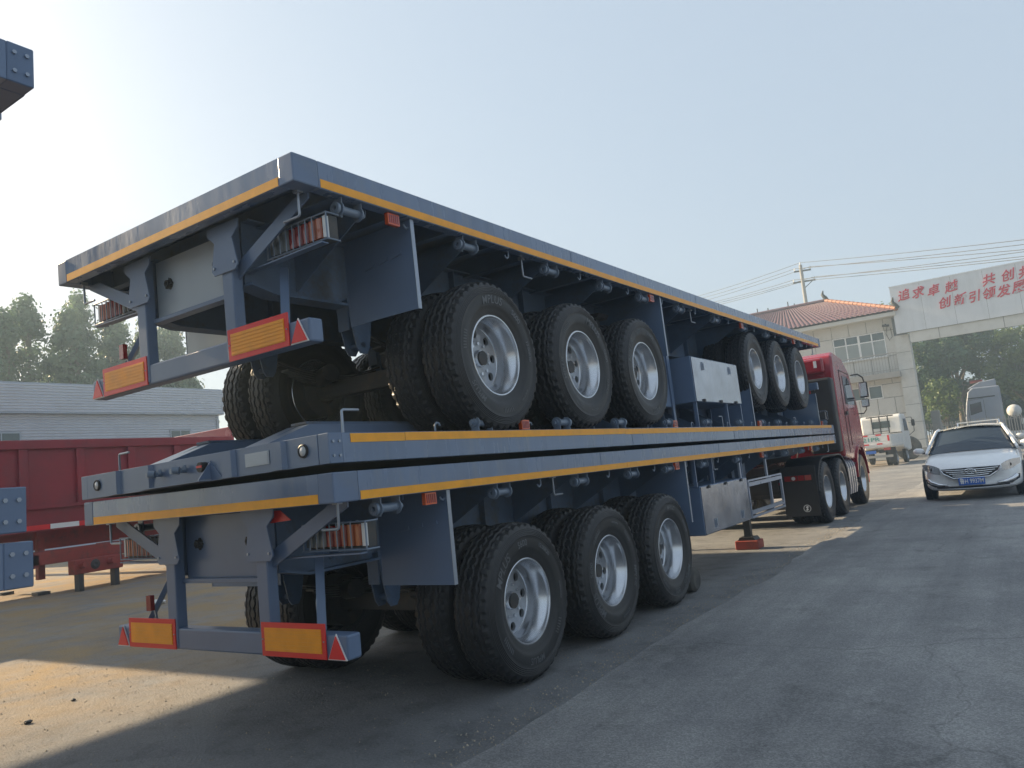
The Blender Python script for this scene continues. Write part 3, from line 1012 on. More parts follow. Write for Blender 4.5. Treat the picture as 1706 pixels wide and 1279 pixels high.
# ------------------------------------------------------------------ red tractor unit
def red_tractor():
    t = thing('tractor_truck', 'red tractor unit coupled to the front of the trailer stack', 'truck', (0, 11.75, 0))
    for s in (-1, 1):
        MB().box(s * .43 - .04, s * .43 + .04, -.95, 4.2, .78, 1.03).build('chassis_rail', 'darkmetal', t)
    for y in (0, 1.38):
        put('axle', ME['axle'], t, loc=(0, y, .55))
        for s in (-1, 1):
            wheel(t, s * 1.085, y, .55, s, y, detail=False)
            wheel(t, s * .745, y, .55, -s, y + 1, outer=False)
    for s in (-1, 1):
        wheel(t, s * 1.07, 3.75, .55, s, 1, detail=False)
        # rear mud guard, flap, lamp
        b = MB()
        pts = []
        for k in range(13):
            a = pi * k / 12
            pts.append((-cos(a) * .68, .62 + sin(a) * .56))
        prof = [(y if y < 0 else y + 1.38, z) for y, z in pts[:7]] + [(y + 1.38, z) for y, z in pts[6:]]
        poly = prof + [(y * .97 + .02, z - .025) for y, z in reversed(prof)]
        b.prism(poly, 'x', s * .92 - .3, s * .92 + .3)
        b.build('rear_mudguard', 'dark', t, smooth=40)
        lo, hi = sorted((s * .62, s * 1.20))
        fl = MB().box(lo, hi, -.735, -.715, .20, 1.06).build('mud_flap', 'dark', t)
        tl = MB().box(lo + .05, hi - .04, -.775, -.738, .80, .91).build('tail_lamp', 'dark', t)
        for k, mm in enumerate(('redlens', 'redlens', 'redlens', 'redprimer')):
            MB().box(lo + .065 + k * .115, lo + .17 + k * .115, -.788, -.775, .81, .90).build('lens', mm, tl, bevel=.004)
        MB().tube((lo + .22, -.788, .855), (lo + .22, -.793, .855), .032, 14).build('reversing_lens', 'clearlens', tl)
        cx = s * .99
        b = MB()
        b.lathe([(-.7365, .062), (-.739, .062), (-.739, .053), (-.7365, .053)], 28, c=(cx, 0, .33), ax='y', closed=True)
        b.build('flap_emblem_ring', 'whitepaint', fl)
        MB().prism([(cx - .028, .30), (cx - .006, .288), (cx + .022, .31), (cx + .008, .335), (cx + .03, .355), (cx + .004, .374), (cx - .024, .35), (cx - .004, .325)], 'y', -.739, -.7365).build('flap_emblem', 'whitepaint', fl)
    MB().box(-.62, .62, -.98, -.94, .62, .95).build('rear_crossmember', 'dark', t)
    b = MB()
    b.lathe([(1.06, .0), (1.20, .30), (1.24, .34), (1.26, .42), (1.225, .45), (1.12, .40)], 30, c=(0, .75, 0), ax='z')
    b.build('fifth_wheel', 'darkmetal', t, smooth=40)
    # ribbed side cover of the tank and battery box
    for s in (1, -1):
        MB().box(*sorted((s * .72, s * 1.14)), 2.12, 2.95, .36, .98).build('fuel_tank', 'darkmetal', t, bevel=.08, seg=3)
        sg = MB().box(*sorted((s * 1.141, s * 1.16)), 2.10, 3.0, .34, .95).build('side_skirt', 'dark', t)
        for k in range(4):
            y = 2.20 + k * .225
            b = MB()
            pts = [(s * 1.175, y, .33), (s * 1.20, y, .45), (s * 1.20, y, .86), (s * 1.175, y, .96), (s * 1.09, y, 1.02)]
            for p, q in zip(pts[:-1], pts[1:]):
                b.bar(p, q, .085, .02, up=(0, 1, 0)) if False else b.bar(p, q, .12, .018, up=(s, 0, .01))
            b.build('skirt_rib', 'silver', sg)
    # cab
    prof = [(2.15, 1.10), (2.15, 2.78), (2.20, 3.18), (2.40, 3.27), (3.25, 3.20), (3.85, 2.92), (4.40, 2.12), (4.52, 1.5), (4.52, .62), (4.32, .55), (4.32, .98),
            (4.18, 1.12), (3.75, 1.22), (3.32, 1.12), (3.18, 1.0), (2.9, 1.0)]
    cab = MB().prism(prof, 'x', -1.20, 1.20).build('cab', 'truckred', t, bevel=.05, seg=3)
    MB().prism([(2.2, 3.0), (2.13, 2.80), (2.13, 3.15)], 'x', -1.0, 1.0).build('roof_ledge', 'truckred', cab)
    b = MB()
    b.box(.35, 1.05, 2.05, 2.15, 2.84, 3.16)
    rb = b.build('rear_roof_panel', 'truckred', t, bevel=.05, seg=2)
    MB().box(.86, .92, 2.038, 2.05, 2.96, 3.10).build('white_sticker', 'whitepaint', rb)
    MB().box(.62, 1.19, 1.80, 2.14, 1.20, 2.72).build('air_intake', 'dark', t, bevel=.05, seg=2)
    MB().box(.40, .58, 1.98, 2.14, 1.25, 2.74).build('intake_pillar', 'truckred', t, bevel=.03, seg=2)
    MB().box(-.2, .66, 1.96, 2.14, 2.60, 2.82).build('rear_ledge', 'dark', t, bevel=.02)
    for s in (-1, 1):
        X = lambda d: s * (1.20 + d)
        a, c = sorted((X(.001), X(.008)))
        MB().prism([(3.0, 2.18), (3.0, 2.80), (3.62, 2.76), (4.16, 2.18)], 'x', a, c).build('side_window', 'glass', cab)
        b = MB()
        for p, q in (((2.72, 1.15), (2.72, 2.90)), ((2.72, 2.90), (3.72, 2.86)), ((3.05, 1.30), (3.05, 2.10))):
            b.bar((X(.002), p[0], p[1]), (X(.002), q[0], q[1]), .012, .012)
        b.build('door_seam', 'dark', cab)
        MB().box(a, X(.03) if s > 0 else c, 2.80, 2.98, 1.95, 2.02).build('door_handle', 'dark', cab) if s > 0 else None
        for k in range(3):
            MB().box(*sorted((X(-.15), X(-.01))), 3.0, 3.3, .45 + k * .22, .50 + k * .22).build('step', 'dark', t)
        b = MB()
        pts = []
        for k in range(11):
            an = pi * k / 10
            pts.append((3.75 - cos(an) * .68, .62 + sin(an) * .68))
        poly = pts + [(3.75 + (y - 3.75) * .93, .62 + (z - .62) * .93) for y, z in reversed(pts)]
        b.prism(poly, 'x', *sorted((s * .92, s * 1.235)))
        b.build('front_fender', 'truckred', t, smooth=40)
        # mirror
        mr = MB()
        mr.path([(s * 1.18, 4.15, 2.86), (s * 1.30, 4.35, 2.88), (s * 1.38, 4.45, 2.80), (s * 1.40, 4.48, 2.66)], .016, 8)
        mr.path([(s * 1.18, 4.35, 1.98), (s * 1.30, 4.45, 1.98), (s * 1.36, 4.47, 2.06), (s * 1.37, 4.48, 2.16)], .014, 8)
        ma = mr.build('mirror_arm', 'dark', t)
        MB().box(*sorted((s * 1.26, s * 1.45)), 4.45, 4.56, 2.34, 2.70).build('mirror', 'dark', ma, bevel=.03, seg=2)
        MB().box(*sorted((s * 1.28, s * 1.43)), 4.442, 4.449, 2.37, 2.67).build('mirror_glass', 'chrome', ma)
        MB().box(*sorted((s * 1.27, s * 1.44)), 4.45, 4.54, 2.12, 2.31).build('mirror', 'dark', ma, bevel=.03, seg=2)
        MB().box(*sorted((s * 1.285, s * 1.425)), 4.442, 4.449, 2.14, 2.29).build('mirror_glass', 'chrome', ma)
    MB().prism([(3.87, 2.92), (4.41, 2.13), (4.425, 2.13), (3.885, 2.92)], 'x', -1.08, 1.08).build('windscreen', 'glass', cab)
    MB().box(-1.19, 1.19, 4.5, 4.62, .40, .80).build('front_bumper', 'truckred', t, bevel=.04, seg=2)
    # air and electric lines between cab and trailer
    for k, x in enumerate((.05, .2, .35)):
        pts = [(x, 2.05 - 1.1 * u, 1.55 - .55 * 4 * u * (1 - u) * .8 - .15 * u) for u in [i / 10 for i in range(11)]]
        MB().path(pts, .015, 6).build('air_hose', 'rope', t, smooth=60)
red_tractor()

# ------------------------------------------------------------------ white sedan
def sedan(label, loc, rz, body, plate=None, rack=False, scale=1.0):
    t = thing('parked_car', label, 'car', loc, rz)
    t.name = 'car'
    # stations: y, half width, bottom, mid z, shoulder z, top centre z, roundness of the plan (front/rear drop)
    ST = [(.00, .60, .30, .40, .52, .60), (.03, .70, .22, .42, .56, .655), (.12, .795, .19, .45, .61, .70), (.30, .855, .18, .50, .68, .765), (.60, .885, .17, .54, .76, .845),
          (.95, .895, .17, .56, .82, .915), (1.30, .90, .17, .57, .87, .965), (1.9, .90, .18, .57, .91, .96), (2.8, .90, .18, .58, .925, .96), (3.5, .895, .19, .59, .94, .97), (4.0, .875, .2, .6, .95, 1.02),
          (4.35, .83, .23, .6, .93, 1.0), (4.52, .74, .3, .6, .88, .95)]
    b = MB()
    rows = []
    for (y, w, zb, zm, zs, zt) in ST:
        half = [(0, zb), (w * .55, zb), (w * .92, zb + .02), (w * .99, zb + .12), (w, zm), (w * .985, (zm + zs) / 2 + .02), (w * .95, zs), (w * .84, zs + (zt - zs) * .62), (w * .5, zt - .012), (0, zt)]
        def bow(x):      # the nose is curved in plan
            return y + (.16 * (x / .9) ** 2 if y < .5 else (.10 * (x / .9) ** 2 * max(0, 1.3 - y) / .8 if y < 1.3 else (-.10 * (x / .9) ** 2 if y > 4.2 else 0)))
        full = [(x, bow(x), z) for x, z in half] + [(-x, bow(x), z) for x, z in reversed(half[1:-1])]
        rows.append(full)
    n = len(rows[0])
    q = [p for r_ in rows for p in r_]
    f = [(i * n + k, i * n + (k + 1) % n, (i + 1) * n + (k + 1) % n, (i + 1) * n + k) for i in range(len(rows) - 1) for k in range(n)]
    f += [tuple(range(n)), tuple(range(len(q) - 1, len(q) - n - 1, -1))]
    b.add(q, f)
    bd = b.build('body', body, t, smooth=50)
    md = bd.modifiers.new('sub', 'SUBSURF')
    md.levels = md.render_levels = 2
    # glasshouse
    def ws(u, v):
        x = (u - .5) * 2
        w = .80 - .20 * v
        yb = 1.10 + .80 * v + (.16 - .05 * v) * x * x
        z = .945 + .475 * v - .035 * x * x
        return (x * w, yb, z)
    MB().grid(ws, 12, 6).build('windscreen', 'glass', t, smooth=60)
    def roof(u, v):
        x = (u - .5) * 2
        y = 1.86 + 1.5 * v + .11 * x * x * (1 - 2 * v)
        return (x * (.61 + .015 * sin(pi * v)), y, 1.425 + .045 * sin(pi * (.15 + .7 * v)) - .055 * x * x)
    MB().grid(roof, 12, 8).build('roof', body, t, smooth=60)
    def rw(u, v):
        x = (u - .5) * 2
        return (x * (.60 + .16 * v), 3.36 + .75 * v - .1 * x * x, 1.435 - .42 * v - .05 * x * x)
    MB().grid(rw, 10, 5).build('rear_window', 'glass', t, smooth=60)
    for s in (-1, 1):
        def sw(u, v):
            y0 = 1.30 + .72 * v
            y1 = 4.0 - .72 * v
            return (s * (.845 - .235 * v + .02 * sin(pi * u)), y0 + (y1 - y0) * u, .93 + .455 * v)
        MB().grid(sw, 10, 5).build('side_window', 'glass', t, smooth=60)
        b = MB()
        b.path([(s * .835, 1.22, .93), (s * .74, 1.55, 1.16), (s * .635, 1.93, 1.385), (s * .62, 2.5, 1.425), (s * .62, 3.2, 1.40), (s * .70, 3.7, 1.16), (s * .80, 4.1, .98)], [.03, .032, .034, .03, .03, .035, .04], 8)
        b.build('roof_pillar', body, t, smooth=60)
        b = MB()
        b.bar((s * .745, 2.62, .93), (s * .625, 2.65, 1.40), .07, .012, up=(0, 1, 0))
        b.build('door_pillar', 'dark', t)
        # head lamp
        def hl(u, v):
            x = .53 + .32 * u
            y = .03 + .16 * (x / .9) ** 2 + .20 * max(0, u - .25) ** 1.4 - .018
            zc = .60 + .10 * u
            return (s * x, y, zc + (v - .5) * (.10 + .07 * sin(pi * min(1, u * .9 + .12))))
        h_ = MB().grid(hl, 8, 4).build('head_lamp', 'headlight', t, smooth=60)
        MB().lathe([(-.012, .0), (-.012, .034), (.004, .044)], 18, c=(s * .66, .135, .642), ax='y').build('lamp_projector', 'darkmetal', h_, smooth=40)
        # fog lamp chrome
        b = MB()
        b.path([(s * .42, .035, .318), (s * .58, .055, .330), (s * .70, .10, .375), (s * .76, .15, .43), (s * .74, .14, .46)], [.014, .034, .044, .036, .014], 8)
        b.build('fog_lamp_trim', 'chrome', t, smooth=60)
        b = MB()
        b.path([(s * .48, .04, .285), (s * .66, .075, .305), (s * .79, .16, .38), (s * .80, .17, .45)], .016, 8)
        b.build('bumper_recess', 'dark', t, smooth=60)
        # mirror
        b = MB()
        b.lathe([(-.11, .0), (-.10, .045), (-.04, .075), (.05, .07), (.10, .045), (.115, .0)], 14, c=(s * .99, 1.42, 1.0))
        mi = b.build('mirror', body, t, smooth=60)
        MB().bar((s * .83, 1.42, .945), (s * .95, 1.42, .965), .06, .04).build('mirror_foot', 'dark', mi)
        for y in (.86, 3.62):
            w_ = put('wheel', ME['car_rim'], t, loc=(s * .80, y, .315), rot=(0, 0, 0 if s > 0 else pi))
            put('tyre', ME['car_tyre'], w_)
            b = MB()
            b.lathe([(s * .79, .345), (s * .905, .350), (s * .907, .33), (s * .79, .325)], 40, c=(0, y, .325), closed=True)
            b.build('wheel_arch', 'dark', t, smooth=40)
    # grille: chrome frame, bars
    gy = -.045
    MB().prism([(-.50, .640), (.50, .640), (.46, .555), (.30, .455), (-.30, .455), (-.46, .555)], 'y', gy, .10).build('grille', 'dark', t, bevel=.01)
    for k in range(4):
        z = .485 + k * .039
        w_ = .31 + .055 * k
        b = MB()
        b.path([(-w_, gy + .004, z + .010), (-w_ * .5, gy - .008, z), (0, gy - .012, z - .003), (w_ * .5, gy - .008, z), (w_, gy + .004, z + .010)], .010, 6)
        b.build('grille_bar', 'chrome', t, smooth=60)
    b = MB()
    b.path([(.50 * cos(a), gy + .004, .642) for a in (0, pi)], .006, 6)
    b.path([(-.51, gy + .01, .643), (-.47, gy + .004, .552), (-.31, gy - .004, .450), (.31, gy - .004, .450), (.47, gy + .004, .552), (.51, gy + .01, .643)], .013, 6)
    b.build('grille_frame', 'chrome', t, smooth=60)
    e = MB()
    e.lathe([(gy - .028, .058), (gy - .022, .066), (gy - .016, .058)], 28, ax='y', closed=True)
    e.v = [(x * 1.6, y - .006, z * .92 + .565) for x, y, z in e.v]
    em = e.build('emblem_ring', 'chrome', t, smooth=50)
    b = MB()
    b.prism([(-.055, .535), (-.035, .535), (-.018, .568), (.012, .568), (.025, .61), (.058, .61), (.036, .535), (.016, .535), (.008, .556), (-.022, .556), (-.05, .535)][:8], 'y', gy - .026, gy - .018) if False else None
    b.bar((-.045, gy - .022, .535), (-.022, gy - .022, .608), .022, .012, up=(0, 1, 0))
    b.bar((.022, gy - .022, .535), (.045, gy - .022, .608), .022, .012, up=(0, 1, 0))
    b.bar((-.035, gy - .022, .562), (.035, gy - .022, .582), .018, .012, up=(0, 1, 0))
    b.build('emblem', 'chrome', em)
    lg = MB()
    lg.path([(-.62, .055, .285), (-.3, .0, .268), (0, -.012, .265), (.3, .0, .268), (.62, .055, .285)], .018, 8)
    lg.build('lower_grille', 'dark', t, smooth=60)
    lc = MB()
    lc.path([(-.70, .085, .262), (-.3, .0, .240), (0, -.012, .237), (.3, .0, .240), (.70, .085, .262)], .010, 8)
    lc.build('chrome_strip', 'chrome', t, smooth=60)
    if plate:
        pl = MB().box(-.225, .225, -.062, -.054, .305, .445).build('number_plate', 'blueplate', t)
        me = text_mesh(plate, .105, .0015, .002, material='whitepaint')
        xs = [v.co.x for v in me.vertices]
        k = .41 / (max(xs) - min(xs))
        c0 = (max(xs) + min(xs)) / 2
        for v in me.vertices:
            v.co = ((v.co.x - c0) * k, -.0635 - v.co.z, .375 + v.co.y * 1.15)
        struct(put('plate_lettering', me, pl), 'stuff')
    if rack:
        for s in (-1, 1):
            MB().path([(s * .56, 2.0, 1.44), (s * .56, 2.1, 1.53), (s * .56, 3.1, 1.53), (s * .56, 3.25, 1.44)], .02, 8).build('roof_rail', 'chrome', t, smooth=60)
        for y in (2.3, 2.9):
            MB().bar((-.58, y, 1.55), (.58, y, 1.55), .06, .03).build('roof_bar', 'offwhite', t)
    return t
cr = MB()
cr.lathe([(.09, .21), (.10, .20), (.07, .185), (.06, .10), (.075, .0)], 30)
for k in range(5):
    a = 2 * pi * k / 5
    cr.bar((.085, .04 * cos(a), .04 * sin(a)), (.09, .195 * cos(a), .195 * sin(a)), .05, .02, up=(1, 0, 0))
ME['car_rim'] = cr.mesh('wheel', 'rim', 40)
ME['car_tyre'] = simple_tyre_mesh(.315, .205, .20)
sedan('white sedan with blue number plate facing us beside the red tractor', (3.27, 14.78, 0), 0, 'white', plate='鲁H 9937M')
sedan('pale car with roof bars half hidden behind the white sedan', (3.25, 23.2, .02), radians(4), 'offwhite', rack=True)

# ------------------------------------------------------------------ white light truck, seen from behind
def light_truck():
    t = thing('light_truck', 'small white flatbed truck with red and white tailboard parked by the gatehouse', 'truck', (-1.75, 36.0, 0), radians(-3))
    for s in (-1, 1):
        MB().box(s * .35 - .035, s * .35 + .035, .1, 4.9, .62, .78).build('chassis_rail', 'darkmetal', t)
    bed = MB().box(-.92, .92, 0, 2.9, .90, .98).build('cargo_bed', 'offwhite', t)
    tb = MB().box(-.92, .92, -.03, .02, .985, 1.50).build('tailboard', 'offwhite', t)
    for z in (1.43, 1.02):
        for k in range(6):
            MB().box(-.86 + k * .29, -.62 + k * .29, -.036, -.031, z, z + .06).build('reflective_strip', 'red' if k % 2 == 0 else 'whitepaint', tb)
    MB().box(.78, .86, -.0365, -.031, 1.16, 1.42).build('reflective_strip', 'red', tb)
    me = text_mesh('21PR', .26, .002, .006, material='greenpaint')
    for v in me.vertices:
        v.co = (v.co.x * 1.35 + .08, -.034 - v.co.z, 1.26 + v.co.y)
    struct(put('tailboard_lettering', me, tb), 'stuff')
    for s in (-1, 1):
        MB().box(*sorted((s * .90, s * .94)), .03, 2.9, .985, 1.46).build('side_board', 'offwhite', t)
        for k in range(2):
            w_ = put('wheel', ME['car_rim'], t, loc=(s * (.80 - k * .24), .95, .36), rot=(0, 0, 0 if s > 0 else pi))
            put('tyre', ME['lt_tyre'], w_)
        w_ = put('wheel', ME['car_rim'], t, loc=(s * .78, 3.75, .36), rot=(0, 0, 0 if s > 0 else pi))
        put('tyre', ME['lt_tyre'], w_)
        MB().box(*sorted((s * .62, s * .98)), .42, .45, .18, .86).build('mud_flap', 'darkmetal', t)
        MB().box(*sorted((s * .55, s * .85)), -.02, .02, .74, .86).build('tail_lamp', 'redprimer', t)
    MB().box(-.22, .22, -.035, -.02, .62, .76).build('number_plate', 'blueplate', t)
    MB().box(-.9, .9, .0, .06, .42, .53).build('rear_bumper', 'concrete', t)
    cabp = [(3.05, .75), (3.05, 2.28), (3.2, 2.42), (4.2, 2.40), (4.45, 2.25), (4.85, 1.55), (4.9, .6), (4.2, .55)]
    cab = MB().prism(cabp, 'x', -.93, .93).build('cab', 'offwhite', t, bevel=.08, seg=3)
    MB().box(-.42, .42, 3.03, 3.05, 1.78, 2.12).build('rear_window', 'winglass', cab, bevel=.03)
    MB().prism([(3.5, 1.55), (3.5, 2.15), (4.2, 2.15), (4.55, 1.55)], 'x', .931, .937).build('side_window', 'glass', cab)
    MB().prism([(3.5, 1.55), (3.5, 2.15), (4.2, 2.15), (4.55, 1.55)], 'x', -.937, -.931).build('side_window', 'glass', cab)
    hd = MB()
    hd.bar((-.62, 2.93, 2.36), (.62, 2.93, 2.36), .05, .06)
    hr = hd.build('head_rack', 'dark', t)
    for x in (-.38, -.02, .36):
        MB().bar((x, 2.93, .98), (x, 2.93, 2.36), .05, .05).build('rack_post', 'dark', hr)
    for z in (1.62, 1.98):
        MB().bar((-.38, 2.93, z), (.36, 2.93, z), .03, .03).build('rack_rail', 'dark', hr)
    MB().bar((-.92, 2.93, 1.5), (.92, 2.93, 1.5), .05, .05).build('rack_rail', 'dark', hr)
    for s in (-1, 1):
        a = MB()
        a.path([(s * .9, 4.4, 2.2), (s * 1.15, 4.5, 2.2), (s * 1.22, 4.55, 1.95), (s * 1.2, 4.55, 1.5), (s * .95, 4.5, 1.3)], .018, 6)
        ma = a.build('mirror_arm', 'dark', t)
        MB().box(*sorted((s * 1.12, s * 1.28)), 4.5, 4.58, 1.75, 2.08).build('mirror', 'dark', ma, bevel=.03)
ME['lt_tyre'] = simple_tyre_mesh(.36, .20, .205)
light_truck()

# ------------------------------------------------------------------ grey tractor beyond the gate
def grey_tractor():
    t = thing('tractor_truck', 'grey tractor cab standing beyond the gate under the trees', 'truck', (1.3, 54.0, .75), 0)
    struct_col = 'greycab'
    # faces -X; length along +X
    prof = [(.0, .30), (-.02, 1.2), (.12, 2.05), (.32, 2.85), (.6, 3.08), (2.05, 3.05), (2.05, .45), (1.5, .35)]
    cab = MB().prism([(x, z) for x, z in prof], 'y', 0, 2.3).build('cab', 'greycab', t, bevel=.07, seg=3)
    MB().prism([(.28, 1.35), (.33, 2.05), (.95, 2.15), (.95, 1.52)], 'y', -.008, -.002).build('side_window', 'glass', cab)
    b = MB()
    for p, q in (((.22, .5), (.22, 2.3)), ((1.1, .45), (1.1, 2.25)), ((.22, 2.3), (1.1, 2.35))):
        b.bar((p[0], -.003, p[1]), (q[0], -.003, q[1]), .02, .01, up=(0, 1, 0))
    b.build('door_seam', 'darkmetal', cab)
    MB().box(.25, 1.75, -.012, -.002, 2.38, 2.46).build('sun_visor', 'dark', cab)
    MB().box(-.06, .04, -.22, -.06, 1.3, 2.1).build('mirror', 'dark', t, bevel=.03)
    MB().prism([(.3, 3.06), (1.9, 3.06), (1.9, 3.5), (1.0, 3.42)], 'y', .3, 2.0).build('roof_fairing', 'greycab', t, bevel=.05, seg=2)
    MB().box(.5, 1.2, .4, 1.6, 3.44, 3.56).build('red_strip', 'redprimer', t)
    for x in (.75, 3.6, 4.9):
        w_ = put('wheel', ME['rim'], t, loc=(x, .15, -.2), rot=(0, 0, -pi / 2))
        put('tyre', ME['tyre'], w_)
    MB().box(2.05, 5.6, .5, 1.7, .15, .45).build('chassis_rail', 'darkmetal', t)
    MB().box(2.4, 3.4, .1, .6, .1, .75).build('fuel_tank', 'dark', t, bevel=.1, seg=2)
    tk = MB()
    tk.lathe([(-.9, .0), (-.86, .22), (-.7, .40), (.7, .40), (.86, .22), (.9, 0)], 28, c=(2.62, .6, 1.35), ax='y')
    tk.build('gas_tank', 'offwhite', t, smooth=50)
    MB().box(2.2, 3.05, .2, 1.0, .45, .98).build('tank_frame', 'darkmetal', t)
    MB().box(2.9, 3.3, .02, .05, .5, .85).build('white_label', 'whitepaint', t)
grey_tractor()

# ------------------------------------------------------------------ loose things around the stack
MB().box(-.17, .17, -.14, .14, 0, .125).build('support_block', 'redprimer', bevel=.01)
o = bpy.data.objects['support_block']
o.location = (.70, 8.51, .004)
tag(o, 'red wooden block under the landing leg of the lowest trailer', 'block')
o2 = o.copy()
COL.objects.link(o2)
o2.location = (-.70, 8.51, .004)
tag(o2, 'red block under the far landing leg of the lowest trailer', 'block')
ch = MB()
ch.lathe([(-.14, .0), (-.14, .10), (-.11, .13), (.11, .13), (.14, .10), (.14, 0)], 16, c=(0, 0, .13))
o = ch.build('wheel_chock', 'rubber_old', smooth=40)
o.location = (1.02, axle_chock if False else 5.12, .0)
tag(o, 'dusty grey rubber chock on the ground ahead of the third trailer wheel', 'chock')
# ------------------------------------------------------------------ gatehouse
def gatehouse():
    t = thing('gatehouse', 'two-storey pale stone gatehouse with red tiled hip roof', 'building', (0, 45, 0))
    wall = MB().box(-14, -1.02, .03, 7.0, 0, 8.0).build('wall', 'joint', t)
    pm = {}
    def panel(x0, x1, z0, z1, yf=0.0, parent=wall):
        w, h = round(x1 - x0 - .03, 3), round(z1 - z0 - .03, 3)
        if (w, h) not in pm:
            b = MB()
            b.box(-w / 2, w / 2, -.02, .03, -h / 2, h / 2)
            pm[(w, h)] = b.mesh('cladding_panel', 'stone')
        put('cladding_panel', pm[(w, h)], parent, loc=((x0 + x1) / 2, yf, (z0 + z1) / 2))
    base = [-10.2, -9.2, -8.2, -7.2, -6.3, -5.3, -4.3, -3.35, -2.4, -1.5, -1.02]
    zb = [0.02, .7, 1.6, 2.55, 3.5, 4.28, 4.9, 5.85, 7.3, 8.0]
    for i in range(len(zb) - 1):
        z0, z1 = zb[i], zb[i + 1]
        xs = base
        skip = []
        if z0 == 3.5:
            xs = [-10.2, -9.2, -8.2, -7.2, -6.3, -5.3, -4.5, -3.70, -2.98, -2.80, -2.05, -1.02]
            skip = [(-3.70, -2.98), (-2.80, -2.05)]
        if z0 == 5.85:
            skip = [(-4.3, -3.35), (-3.35, -2.4), (-2.4, -1.5)]
        for a, c in zip(xs[:-1], xs[1:]):
            if (a, c) not in skip:
                panel(a, c, z0, z1)
    # windows
    def window(x0, x1, z0, z1, nx, split):
        w = MB()
        w.box(x0, x1, .0, .02, z0, z0 + .06).box(x0, x1, .0, .02, z1 - .06, z1).box(x0, x0 + .06, .0, .02, z0 + .06, z1 - .06).box(x1 - .06, x1, .0, .02, z0 + .06, z1 - .06)
        f = w.build('window', 'whitepaint', t)
        zs = [z0 + .06] + ([z0 + (z1 - z0) * split] if split else []) + [z1 - .06]
        for i in range(nx):
            a, c = x0 + (x1 - x0) * i / nx, x0 + (x1 - x0) * (i + 1) / nx
            if i:
                wd = .06 if i == nx / 2 else .035
                MB().box(a - wd, a + wd, -.005, .018, z0 + .06, z1 - .06).build('mullion', 'whitepaint', f)
            for k in range(len(zs) - 1):
                MB().box(a + .03, c - .03, .012, .022, zs[k] + .02, zs[k + 1] - .02).build('pane', 'winglass' if (k == 1 or not split) else 'frost', f)
        if split:
            MB().box(x0 + .06, x1 - .06, -.004, .017, zs[1] - .03, zs[1] + .03).build('transom', 'whitepaint', f)
    window(-4.3, -1.5, 5.85, 7.3, 4, .66)
    window(-3.70, -2.98, 3.5, 4.28, 1, None)
    window(-2.80, -2.05, 3.5, 4.28, 1, None)
    MB().box(-4.4, -1.45, -.10, -.021, 5.79, 5.85).build('window_sill', 'stone', t)
    # balcony
    MB().box(-3.95, -.95, -.75, -.021, 4.55, 4.86).build('balcony_slab', 'concrete', t, bevel=.01)
    rl = MB().bar((-3.9, -.70, 5.93), (-.98, -.70, 5.93), .04, .04).build('balcony_rail', 'slat', t)
    MB().bar((-3.9, -.70, 5.0), (-.98, -.70, 5.0), .03, .03).build('balcony_rail', 'slat', t)
    for k in range(20):
        x = -3.88 + k * .152
        MB().bar((x, -.70, 4.86), (x, -.70, 5.93), .016, .016, up=(0, 1, 0)).build('baluster', 'slat', rl)
    # gate pillar at the corner
    pl = MB().box(-1.0, -.30, -.25, .75, 0, 6.9).build('gate_pillar', 'joint', t)
    for k in range(7):
        z0, z1 = .02 + k * .98, .02 + (k + 1) * .98
        b = MB().box(-1.02, -.28, -.27, .77, z0 + .012, z1 - .012).build('cladding_panel', 'stone', pl)
    MB().box(-1.06, -.24, -.31, .8, 0, .55).build('pillar_plinth', 'concrete', pl)
    # roof
    E0, E1, F0, F1, ZE = -14.5, -.60, -.85, 7.8, 8.22
    R0_, R1_, RY, ZR = -11.0, -4.95, 3.3, 10.15
    MB().box(E0 + .1, E1 - .1, F0 + .1, F1 - .1, 7.99, ZE - .02).build('eave_soffit', 'stone', t)
    def slope(A, B_, C_, D_, n, m):
        A, B_, C_, D_ = map(Vector, (A, B_, C_, D_))       # eave A-B, top D-C
        nr = ((B_ - A).cross(D_ - A)).normalized()
        if nr.z < 0:
            nr = -nr
        def fn(u, v):
            p = A.lerp(B_, u).lerp(D_.lerp(C_, u), v)
            q = p + nr * (.045 * abs(sin(u * n * pi)) + .05 * (1 - (v * m) % 1.0))
            return tuple(q)
        return MB().grid(fn, n * 6, m * 3)
    struct(slope((E0, F0, ZE), (E1, F0, ZE), (R1_, RY, ZR), (R0_, RY, ZR), 52, 14).build('roof_tiles', 'tile', t), 'stuff')
    struct(slope((E1, F0, ZE), (E1, F1, ZE), (R1_, RY + .01, ZR), (R1_, RY, ZR), 30, 14).build('roof_tiles', 'tile', t), 'stuff')
    struct(slope((E1, F1, ZE), (E0, F1, ZE), (R0_, RY, ZR), (R1_, RY, ZR), 52, 14).build('roof_tiles', 'tile', t), 'stuff')
    struct(slope((E0, F1, ZE), (E0, F0, ZE), (R0_, RY, ZR), (R0_, RY + .01, ZR), 30, 14).build('roof_tiles', 'tile', t), 'stuff')
    b = MB()
    b.path([(R0_, RY, ZR + .08), (R1_, RY, ZR + .08)], .13, 8)
    b.build('ridge', 'tile', t, smooth=60)
    for p, q in (((R1_, RY, ZR + .08), (E1, F0, ZE + .1)), ((R1_, RY, ZR + .08), (E1, F1, ZE + .1))):
        b = MB()
        n = 16
        for k in range(n):
            a = Vector(p).lerp(Vector(q), k / n)
            c = Vector(p).lerp(Vector(q), (k + 1) / n)
            b.tube(a, c, .12, 8, .14)
        b.build('hip_ridge', 'ridge', t)
